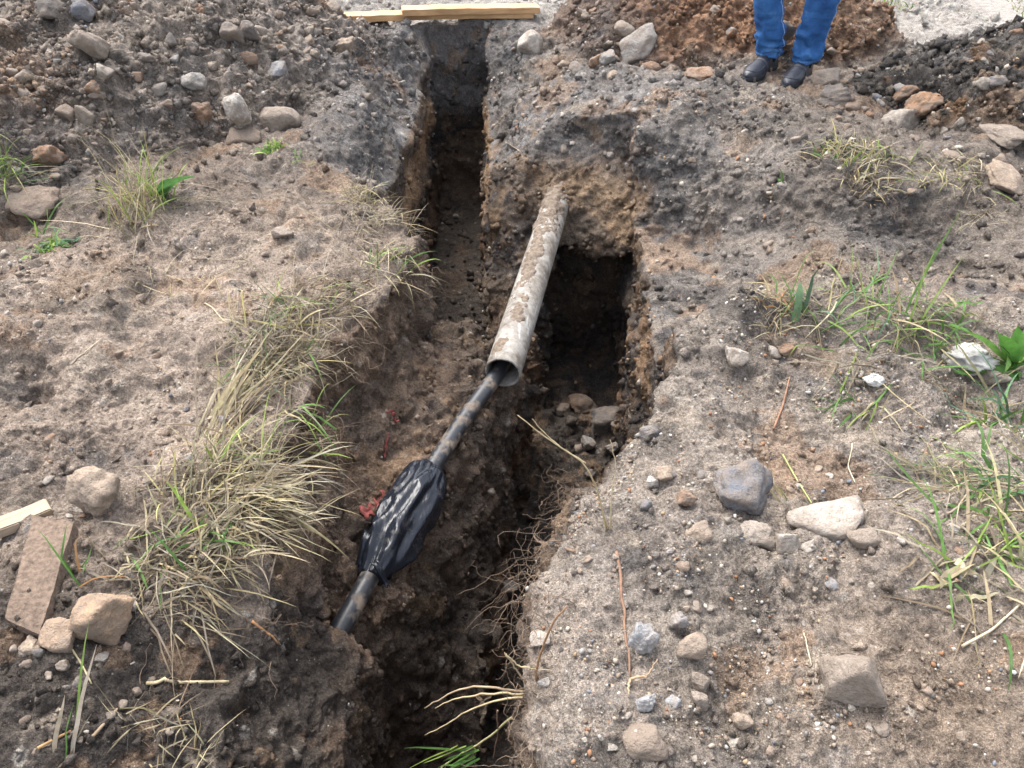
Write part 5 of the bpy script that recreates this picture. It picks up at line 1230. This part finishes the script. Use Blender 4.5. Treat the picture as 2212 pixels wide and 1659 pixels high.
stems('root', 'thick reddish root lying on the right bank left of the blue-grey stones', 'root', [(pts, 0.0055, 0.0038, (0.21, 0.125, 0.085)),
    ([pts[-1], pts[-1] + np.array([-0.01, -0.03, 0.02]), pts[-1] + np.array([-0.015, -0.06, 0.05])], 0.004, 0.002, (0.36, 0.26, 0.17)), ([pts[-1], pts[-1] + np.array([0.03, -0.01, 0.03]), pts[-1] + np.array([0.05, 0.01, 0.06])], 0.004, 0.002, (0.36, 0.26, 0.17))])
def lying(name, uvs, r, c, label, cat):
    pts = [np.array(cast(u, v)[0]) + np.array([0, 0, r + 0.003]) for u, v in uvs]; Q = resample(pts, 14)
    Q[:, 2] = np.maximum(Q[:, 2], [ground_z(q[0], q[1], q[2], q[2] + 0.2) + r * 0.6 for q in Q]); bag = Bag(); base = Q[0].copy(); bag.thread(Q - base, r, r * 0.7, np.array(c), 5); o = bag.build(name, M_ROOT); o.location = base; return tag(o, label, cat)
lying('root', [(1112, 1166), (1150, 1172), (1190, 1180), (1240, 1196)], 0.006, (0.2, 0.14, 0.1), 'thick brown root poking over the slot from the right brink', 'root')
lying('straw', [(318, 1480), (400, 1478), (496, 1476)], 0.0045, (0.5, 0.42, 0.27), 'pale flat straw lying level on the dark soil near the bottom left', 'straw')
lying('straw', [(545, 1345), (575, 1368), (602, 1394)], 0.0035, (0.36, 0.19, 0.09), 'orange straw in the left wall below the dead stalk fan', 'straw')
lying('straw', [(84, 1620), (118, 1602), (156, 1582)], 0.0035, (0.36, 0.22, 0.11), 'orange straw on the dark soil near the bottom left corner', 'straw')
lying('straw', [(190, 1610), (225, 1570), (256, 1535)], 0.004, (0.27, 0.2, 0.14), 'brown dead leaf stalk on the dark soil right of the orange straw', 'straw')
lying('straw', [(120, 1345), (180, 1440), (200, 1480)], 0.0025, (0.38, 0.33, 0.2), 'thin bent stalk lying below the flat tan rock', 'straw')
lying('straw', [(2075, 1400), (2140, 1365), (2200, 1310)], 0.0035, (0.45, 0.38, 0.27), 'crooked pale straw on the right bank near the right edge', 'straw')
lying('straw', [(1670, 930), (1690, 880), (1705, 818)], 0.0035, (0.27, 0.15, 0.1), 'reddish stem lying left of the little green tuft', 'straw')
lying('straw', [(1840, 960), (1830, 1010), (1846, 1045)], 0.002, (0.45, 0.4, 0.3), 'thin pale straw lying above the large pale flat rock', 'straw')
lying('straw', [(1690, 985), (1715, 1030), (1752, 1090)], 0.0025, (0.33, 0.36, 0.14), 'thin green stalk leaning behind the large pale flat rock', 'straw')
lying('straw', [(1735, 1370), (1745, 1410), (1752, 1440)], 0.0016, (0.45, 0.4, 0.3), 'hair-thin straw left of the big sharp-edged rock', 'straw')
lying('straw', [(155, 790), (190, 760), (220, 735)], 0.0025, (0.42, 0.35, 0.26), 'lone pale straw on the bare left bank', 'straw')
lying('straw', [(575, 730), (620, 700), (660, 690)], 0.003, (0.45, 0.38, 0.22), 'straw resting on the tangled straw pile', 'straw')
lying('straw', [(600, 1000), (640, 1080), (685, 1215)], 0.0022, (0.5, 0.43, 0.3), 'long thin straw hanging down the left wall', 'straw')
pw = np.array(cast(1105, 318)[0])
scrap('root_chip', [on(1095, 308), on(1118, 322), on(1138, 336)], 0.05, plain_mat('cut_root', (0.45, 0.36, 0.26), 0.8, 40, 0.3, 0.4, 0.004), 'pale cut root end in the wall between the far trench and the pipe', 'root', 5, 0.006)

# grass growing on the waste ground far behind, at the upper right
bag = Bag()
for _ in range(2600):
    x, y = rng.uniform(2.55, 4.6), rng.uniform(5.72, 6.7)
    if vnoise(np.array([[x, y, 0]]), 1.4, 77)[0] + 0.5 * vnoise(np.array([[x, y, 0]]), 4, 78)[0] < 0.08: continue
    blade(bag, (x, y, ground_z(x, y, -0.01) - 0.01), rng.normal(0, 0.4, 3) + np.array([0, 0, 0.9]), rng.uniform(0.03, 0.09), 0.008, pick(['green', 'lime', 'lime', 'straw']), 0.3, seg=3)
tag(bag.build('grass', M_GRASS), 'patchy green grass on the waste ground at the upper right', 'grass', kind='stuff')

# ------------------------------------------------------------------ the person at the upper right
M_DENIM = None
def denim():
    m, nt, b = new_mat('blue_denim'); tc = nt.nodes.new('ShaderNodeTexCoord'); co = tc.outputs['Object']
    n1 = noise_n(nt, co, 9, 4, 0.6); n2 = noise_n(nt, co, 420, 2, 0.5)
    c = ramp(nt, n1.outputs[0], [(0.3, (0.014, 0.055, 0.165)), (0.55, (0.03, 0.105, 0.27)), (0.75, (0.085, 0.19, 0.38))]).outputs[0]
    c = mix(nt, 0.7, c, ramp(nt, n2.outputs[0], [(0.35, (0.7, 0.7, 0.72)), (0.65, (1.2, 1.2, 1.2))]).outputs[0], 'MULTIPLY')
    nt.links.new(c, b.inputs['Base Color']); b.inputs['Roughness'].default_value = 0.85; b.inputs['Specular IOR Level'].default_value = 0.2
    mp = nt.nodes.new('ShaderNodeMapping'); mp.inputs['Scale'].default_value = (14, 14, 34); nt.links.new(co, mp.inputs[0]); n3 = noise_n(nt, mp.outputs[0], 1, 2, 0.5)
    p = bump(nt, b, n3.outputs[0], 0.5, 0.012); bump(nt, b, n2.outputs[0], 0.3, 0.001, p); return m
M_DENIM = denim()
M_LEATHER = plain_mat('black_leather', (0.026, 0.029, 0.04), 0.45, 70, 0.4, 0.3, 0.003, 0.4)
M_SOLE = plain_mat('rubber_sole', (0.02, 0.024, 0.026), 0.75, 60, 0.3, 0.2, 0.002)
M_SOCK = plain_mat('dark_sock', (0.02, 0.02, 0.024), 0.95, 200, 0.3, 0.4, 0.002)
M_SKIN = plain_mat('skin', (0.50, 0.32, 0.24), 0.55, 20, 0.08, 0.1, 0.002)
M_COAT = plain_mat('dark_jacket', (0.05, 0.055, 0.065), 0.85, 30, 0.2, 0.4, 0.006)
M_HAIR = plain_mat('hair', (0.05, 0.035, 0.025), 0.6, 120, 0.4, 0.5, 0.004)

toe1, heel1 = Vector(at_h(1609, 190, 0.0)), Vector(at_h(1667, 156, 0.0))
toe2, heel2 = Vector(at_h(1694, 206, 0.0)), Vector(at_h(1741, 165, 0.0))
feet = []
for toe, heel in ((toe1, heel1), (toe2, heel2)):
    d = (toe - heel); d.z = 0; d.normalize(); mid = (toe + heel) / 2
    g = np.mean([ground_z(mid.x + d.x * q, mid.y + d.y * q) for q in (-0.1, 0, 0.1)])
    feet.append((mid, d, g))
gz0 = min(f[2] for f in feet)
def skin_body(name, pts, edges, mat, parent=None, sub=2):
    me = bpy.data.meshes.new(name); me.from_pydata([p[:3] for p in pts], edges, []); o = bpy.data.objects.new(name, me); COL.objects.link(o)
    md = o.modifiers.new('skin', 'SKIN'); md.use_smooth_shade = True
    for v, p in zip(me.skin_vertices[0].data, pts): v.radius = (p[3], p[4] if len(p) > 4 else p[3]); v.use_root = False
    me.skin_vertices[0].data[0].use_root = True
    sb = o.modifiers.new('sub', 'SUBSURF'); sb.levels = sub; sb.render_levels = sub
    dg = bpy.context.evaluated_depsgraph_get(); ev = o.evaluated_get(dg); m2 = bpy.data.meshes.new_from_object(ev)
    bpy.data.objects.remove(o); o = bpy.data.objects.new(name, m2); COL.objects.link(o); m2.materials.clear(); m2.materials.append(mat)
    m2.polygons.foreach_set('use_smooth', np.ones(len(m2.polygons), bool))
    if parent: o.parent = parent
    return o
# leg lines: ankle, calf, knee, hip
legs = []
for k_, (mid, d, g) in enumerate(feet):
    ank = mid - d * 0.085 + Vector((0, 0, g + 0.10))
    top = [Vector((1.392, ank.y + 0.02, 0.39)), Vector((1.652, ank.y + 0.02, 0.39))][k_]
    kn = ank + (top - ank) * (0.44 / (top.z - ank.z)); kn = Vector((ank.x + (kn.x - ank.x) * 0.9, kn.y, g + 0.52))
    hip = Vector(((1.43, 1.61)[k_], ank.y + 0.05, g + 0.95)); legs.append((ank, kn, hip))
hc = (legs[0][2] + legs[1][2]) / 2; fd = (feet[0][1] + feet[1][1]).normalized(); rt = Vector((-fd.y, fd.x, 0))
H_ = hc.z
pts = [(hc.x, hc.y, H_, 0.11, 0.09), (hc.x, hc.y, H_ + 0.22, 0.12, 0.09), (hc.x, hc.y, H_ + 0.42, 0.14, 0.09), (hc.x, hc.y, H_ + 0.54, 0.05), (hc.x + fd.x * .02, hc.y + fd.y * .02, H_ + 0.62, 0.075, 0.09), (hc.x + fd.x * .025, hc.y + fd.y * .025, H_ + 0.73, 0.078, 0.09), (hc.x + fd.x * .02, hc.y + fd.y * .02, H_ + 0.80, 0.05)]
edges = [(0, 1), (1, 2), (2, 3), (3, 4), (4, 5), (5, 6)]
for sgn in (-1, 1):
    b_ = len(pts); s0 = hc + rt * 0.19 * sgn
    for off, z_, r_ in ((0.0, H_ + 0.47, 0.05), (0.05, H_ + 0.18, 0.04), (0.06, H_ - 0.06, 0.028), (0.055, H_ - 0.13, 0.03)):
        q = s0 + rt * off * sgn; pts.append((q.x + fd.x * (0.06 if z_ < H_ else 0.0), q.y + fd.y * (0.06 if z_ < H_ else 0.0), z_, r_))
    edges += [(2, b_), (b_, b_ + 1), (b_ + 1, b_ + 2), (b_ + 2, b_ + 3)]
    hb = b_ + 3
    for fk, (fo, ln) in enumerate(((-0.02, 0.075), (-0.007, 0.085), (0.007, 0.08), (0.02, 0.065))):
        q = Vector(pts[hb][:3]); w_ = len(pts); e = q + fd * fo + Vector((0, 0, -0.03)); pts.append((e.x, e.y, e.z, 0.009)); e2 = e + Vector((0, 0, -ln * 0.55)) + rt * (-0.012 * sgn); pts.append((e2.x, e2.y, e2.z, 0.008)); e3 = e2 + Vector((0, 0, -ln * 0.4)) + rt * (-0.02 * sgn); pts.append((e3.x, e3.y, e3.z, 0.006)); edges += [(hb, w_), (w_, w_ + 1), (w_ + 1, w_ + 2)]
    q = Vector(pts[hb][:3]); w_ = len(pts); e = q + fd * 0.03 + Vector((0, 0, -0.01)); pts.append((e.x, e.y, e.z, 0.010)); e2 = e + fd * 0.018 + Vector((0, 0, -0.035)); pts.append((e2.x, e2.y, e2.z, 0.008)); edges += [(hb, w_), (w_, w_ + 1)]
for k_, (ank, kn, hip) in enumerate(legs):
    b_ = len(pts); pts += [(hip.x, hip.y, hip.z - 0.05, 0.075), (kn.x, kn.y, kn.z, 0.052), ((kn.x + ank.x) / 2 , (kn.y + ank.y) / 2, (kn.z + ank.z) / 2 + 0.05, 0.05), (ank.x, ank.y, ank.z, 0.035)]
    edges += [(0, b_), (b_, b_ + 1), (b_ + 1, b_ + 2), (b_ + 2, b_ + 3)]
person = skin_body('person', pts, edges, M_SKIN)
tag(person, 'person in blue jeans and black loafers standing at the edge of the orange heap', 'person')
def relp(o): o.parent = person; return o
# jeans: two lofted legs and the seat, with folds at the ankles
jr = []
Vj, Fj = [], []; nb = 0
seamP = []
for k_, (ank, kn, hip) in enumerate(legs):
    n_ = 64; a = np.linspace(0, 2 * math.pi, 40, endpoint=False); rings = []
    z0 = feet[k_][2] + 0.078; sP = []
    for i in range(n_):
        t = i / (n_ - 1); z_ = z0 + (hip.z + 0.02 - z0) * t**1.25
        if z_ < kn.z: f = (z_ - ank.z) / (kn.z - ank.z); c_ = ank.lerp(kn, f)
        else: f = (z_ - kn.z) / (hip.z - kn.z); c_ = kn.lerp(hip, min(1, f))
        hgt = z_ - feet[k_][2]
        r = np.interp(hgt, [0.07, 0.12, 0.25, 0.36, 0.52, 0.75, 0.97], [0.060, 0.063, 0.073, 0.081, 0.087, 0.097, 0.105])
        q = np.stack([np.cos(a) * 0.5 + k_ * 5, np.sin(a) * 0.5, np.full(40, hgt * 7)], 1)
        amp = 0.019 * math.exp(-((hgt - 0.16) / 0.09)**2) + 0.006
        wr = amp * (1 - 2 * np.abs(vnoise(q * np.array([1.3, 1.3, 3.0]) + np.stack([0 * a, 0 * a, 0.5 * np.sin(a + k_)], 1), 1.6, 61))) + 0.006 * vnoise(q, 1.0, 67)
        rr_ = r + wr
        X = c_.x + np.cos(a) * rr_ * 1.0; Y = c_.y + np.sin(a) * rr_ * 1.06
        rings.append(np.stack([X, Y, np.full(40, z_) + 0.006 * np.sin(a + 2) * (i < 3)], 1))
        j_ = 35 if k_ == 0 else 38
        sP.append(rings[-1][j_] + 0.0015 * (rings[-1][j_] - np.array([c_.x, c_.y, z_])) / r)
    seamP.append(np.array(sP))
    inner = rings[0].copy(); inner = np.array([c_2 for c_2 in inner]); cen = inner.mean(0); inner_r = cen + (inner - cen) * 0.93; up_in = inner_r + np.array([0, 0, 0.05])
    V, F = loft([up_in, inner_r] + rings, cap0=False, cap1=True)
    Vj.append(V); Fj += [tuple(x + nb for x in f) for f in F]; nb += len(V)
    # hem band
    lo = rings[0]; hi = rings[2] if len(rings) > 2 else rings[1]
    hb_ = []
    for zz_, gr in ((0.0, 1.0), (0.0005, 1.035), (0.018, 1.035), (0.019, 1.0)):
        f = zz_ / 0.02; rg = lo * (1 - f) + np.stack([np.interp(z0 + 0.02, [r_[0, 2] for r_ in rings[:8]], [r_[j, ax] for r_ in rings[:8]]) if False else rings[3][j, ax] for j in range(40) for ax in range(3)]).reshape(40, 3) * f
        rg[:, 2] = lo[:, 2] + zz_; c2 = rg.mean(0); hb_.append(c2 + (rg - c2) * np.array([gr, gr, 1]))
    V, F = loft(hb_, cap0=False, cap1=False); jr.append((V, F))
V, F = loft([np.array([[hc.x, hc.y, z_]] * 48) + np.stack([(rt.x * np.cos(b2) * wx + fd.x * np.sin(b2) * wy) for b2 in np.linspace(0, 2 * math.pi, 48, endpoint=False)] * 1 + [], 0)[:, None] * np.array([[1, 0, 0]]) + np.array([(rt.y * math.cos(b2) * wx + fd.y * math.sin(b2) * wy) for b2 in np.linspace(0, 2 * math.pi, 48, endpoint=False)])[:, None] * np.array([[0, 1, 0]])
             for z_, wx, wy in ((H_ - 0.12, 0.17, 0.105), (H_ - 0.04, 0.185, 0.125), (H_ + 0.04, 0.18, 0.12), (H_ + 0.12, 0.165, 0.11))])
Vj.append(V); Fj += [tuple(x + nb for x in f) for f in F]
jeans = relp(mesh_obj('jeans', np.concatenate(Vj), Fj, M_DENIM)); jeans['label'] = 'bright blue slim jeans with ankle folds'
M_HEM = plain_mat('faded_hem', (0.055, 0.135, 0.30), 0.9, 160, 0.4, 0.4, 0.002)
for V, F in jr: h_ = mesh_obj('hem', V, F, M_HEM, jeans); so = h_.modifiers.new('thickness', 'SOLIDIFY'); so.thickness = 0.002
M_THREAD = plain_mat('seam_thread', (0.20, 0.30, 0.50), 0.9, 200, 0.5, 0.2, 0.001)
for sP in seamP: V, F = tube(sP[:44], 0.0028, 6); mesh_obj('seam', V, F, M_THREAD, jeans)
# jacket and hair, above the frame of the photograph
V, F = loft([np.stack([hc.x + rt.x * np.cos(am) * wx + fd.x * np.sin(am) * wy, hc.y + rt.y * np.cos(am) * wx + fd.y * np.sin(am) * wy, np.full(72, H_ + z_)], 1) for z_, wx, wy in ((-0.02, 0.20, 0.145), (0.1, 0.195, 0.14), (0.25, 0.20, 0.14), (0.42, 0.215, 0.135), (0.5, 0.18, 0.115), (0.55, 0.085, 0.085))], cap0=False, cap1=False)
relp(mesh_obj('jacket', V, F, M_COAT))
for sgn in (-1, 1):
    s0 = hc + rt * 0.19 * sgn; Q = [s0 + Vector((0, 0, 0.48)), s0 + rt * 0.05 * sgn + Vector((0, 0, 0.18)), s0 + rt * 0.06 * sgn + fd * 0.05 + Vector((0, 0, -0.05))]
    V, F = tube(resample([np.array(q) for q in Q], 20), np.linspace(0.07, 0.045, 20), 20, cap0=True, cap1=False); relp(mesh_obj('sleeve', V, F, M_COAT))
D, F = ICO[3]; hd = np.array([hc.x + fd.x * .01, hc.y + fd.y * .01, H_ + 0.745]); keep = [f for f in F.tolist() if not ((D[f].mean(0) @ np.array([fd.x, fd.y, -0.35])) > 0.35)]
relp(mesh_obj('hair', D * np.array([0.092, 0.092, 0.115]) + hd, keep, M_HAIR))
# shoes: loafers with sole, strap and moccasin seam
Ls, th = 0.36, np.linspace(0, math.pi, 25)
ss = np.array([0, 0.03, 0.1, 0.22, 0.32, 0.40, 0.48, 0.56, 0.64, 0.72, 0.80, 0.87, 0.93, 0.97, 0.992, 1.0])
hw = np.interp(ss, [0, 0.03, 0.1, 0.25, 0.45, 0.7, 0.82, 0.93, 0.98, 1.0], [0.014, 0.026, 0.036, 0.040, 0.041, 0.053, 0.051, 0.036, 0.02, 0.006])
tp = np.interp(ss, [0, 0.1, 0.25, 0.34, 0.42, 0.55, 0.7, 0.85, 0.95, 1.0], [0.062, 0.066, 0.060, 0.084, 0.084, 0.066, 0.052, 0.044, 0.034, 0.018])
def shoe_ring(s_, grow=0.0, t0=0.0, t1=math.pi, n=25):
    w_, t_2 = np.interp(s_, ss, hw) + grow, np.interp(s_, ss, tp) + grow; a = np.linspace(t0, t1, n)
    return np.stack([np.full(n, s_ * Ls), w_ * np.sign(np.cos(a)) * np.abs(np.cos(a))**0.75, 0.018 + t_2 * np.abs(np.sin(a))**0.8], 1)
for k_, (mid, d, g) in enumerate(feet):
    rot = Matrix(((d.x, -d.y, 0), (d.y, d.x, 0), (0, 0, 1)))
    def put(V): return (np.array(rot) @ (np.asarray(V) - np.array([Ls / 2, 0, 0])).T).T + np.array([mid.x, mid.y, g - 0.004])
    fine = np.interp(np.linspace(0, 1, 46), np.linspace(0, 1, len(ss)), ss)
    V, F = loft([shoe_ring(s_) for s_ in fine], closed=False, cap0=True, cap1=True)
    sh = relp(mesh_obj('shoe', put(V), F, M_LEATHER)); sh['label'] = 'black leather loafer with strap'
    # sole
    ol = [(s_ * Ls + (0.004 if s_ > 0.98 else (-0.003 if s_ < 0.02 else 0)), np.interp(s_, ss, hw) + 0.004) for s_ in fine]
    out = [(x, y) for x, y in ol] + [(x, -y) for x, y in ol[::-1]]
    rg = [np.array([(x, y, z_) for x, y in out]) * np.array([1, sc, 1]) for z_, sc in ((0.0, 0.97), (0.004, 1.0), (0.016, 1.0), (0.020, 0.96))]
    V, F = loft(rg); mesh_obj('sole', put(V), F, M_SOLE, sh)
    V, F = loft([shoe_ring(s_, g_, 0.25, math.pi - 0.25) for s_, g_ in ((0.50, 0.0), (0.502, 0.003), (0.575, 0.003), (0.577, 0.0))], closed=False, cap0=False, cap1=False); mesh_obj('strap', put(V), F, M_LEATHER, sh)
    sp_ = [shoe_ring(s_, 0.001, t_2, t_2, 1)[0] for s_, t_2 in [(x, 0.72) for x in np.linspace(0.42, 0.86, 16)] + [(0.91, 1.0), (0.925, 1.3), (0.93, math.pi / 2), (0.925, math.pi - 1.3), (0.91, math.pi - 1.0)] + [(x, math.pi - 0.72) for x in np.linspace(0.86, 0.42, 16)]]
    V, F = tube(np.array(sp_), 0.0026, 6); mesh_obj('seam', put(V), F, M_LEATHER, sh)
    ank = legs[k_][0]; V, F = tube([np.array((mid - d * 0.075 + Vector((0, 0, g + 0.05)))), np.array((mid - d * 0.08 + Vector((0, 0, g + 0.09)))), np.array(ank + Vector((0, 0, 0.04)))], [0.042, 0.043, 0.045], 20); relp(mesh_obj('sock', V, F, M_SOCK))
bpy.data.objects.remove(ray_me)
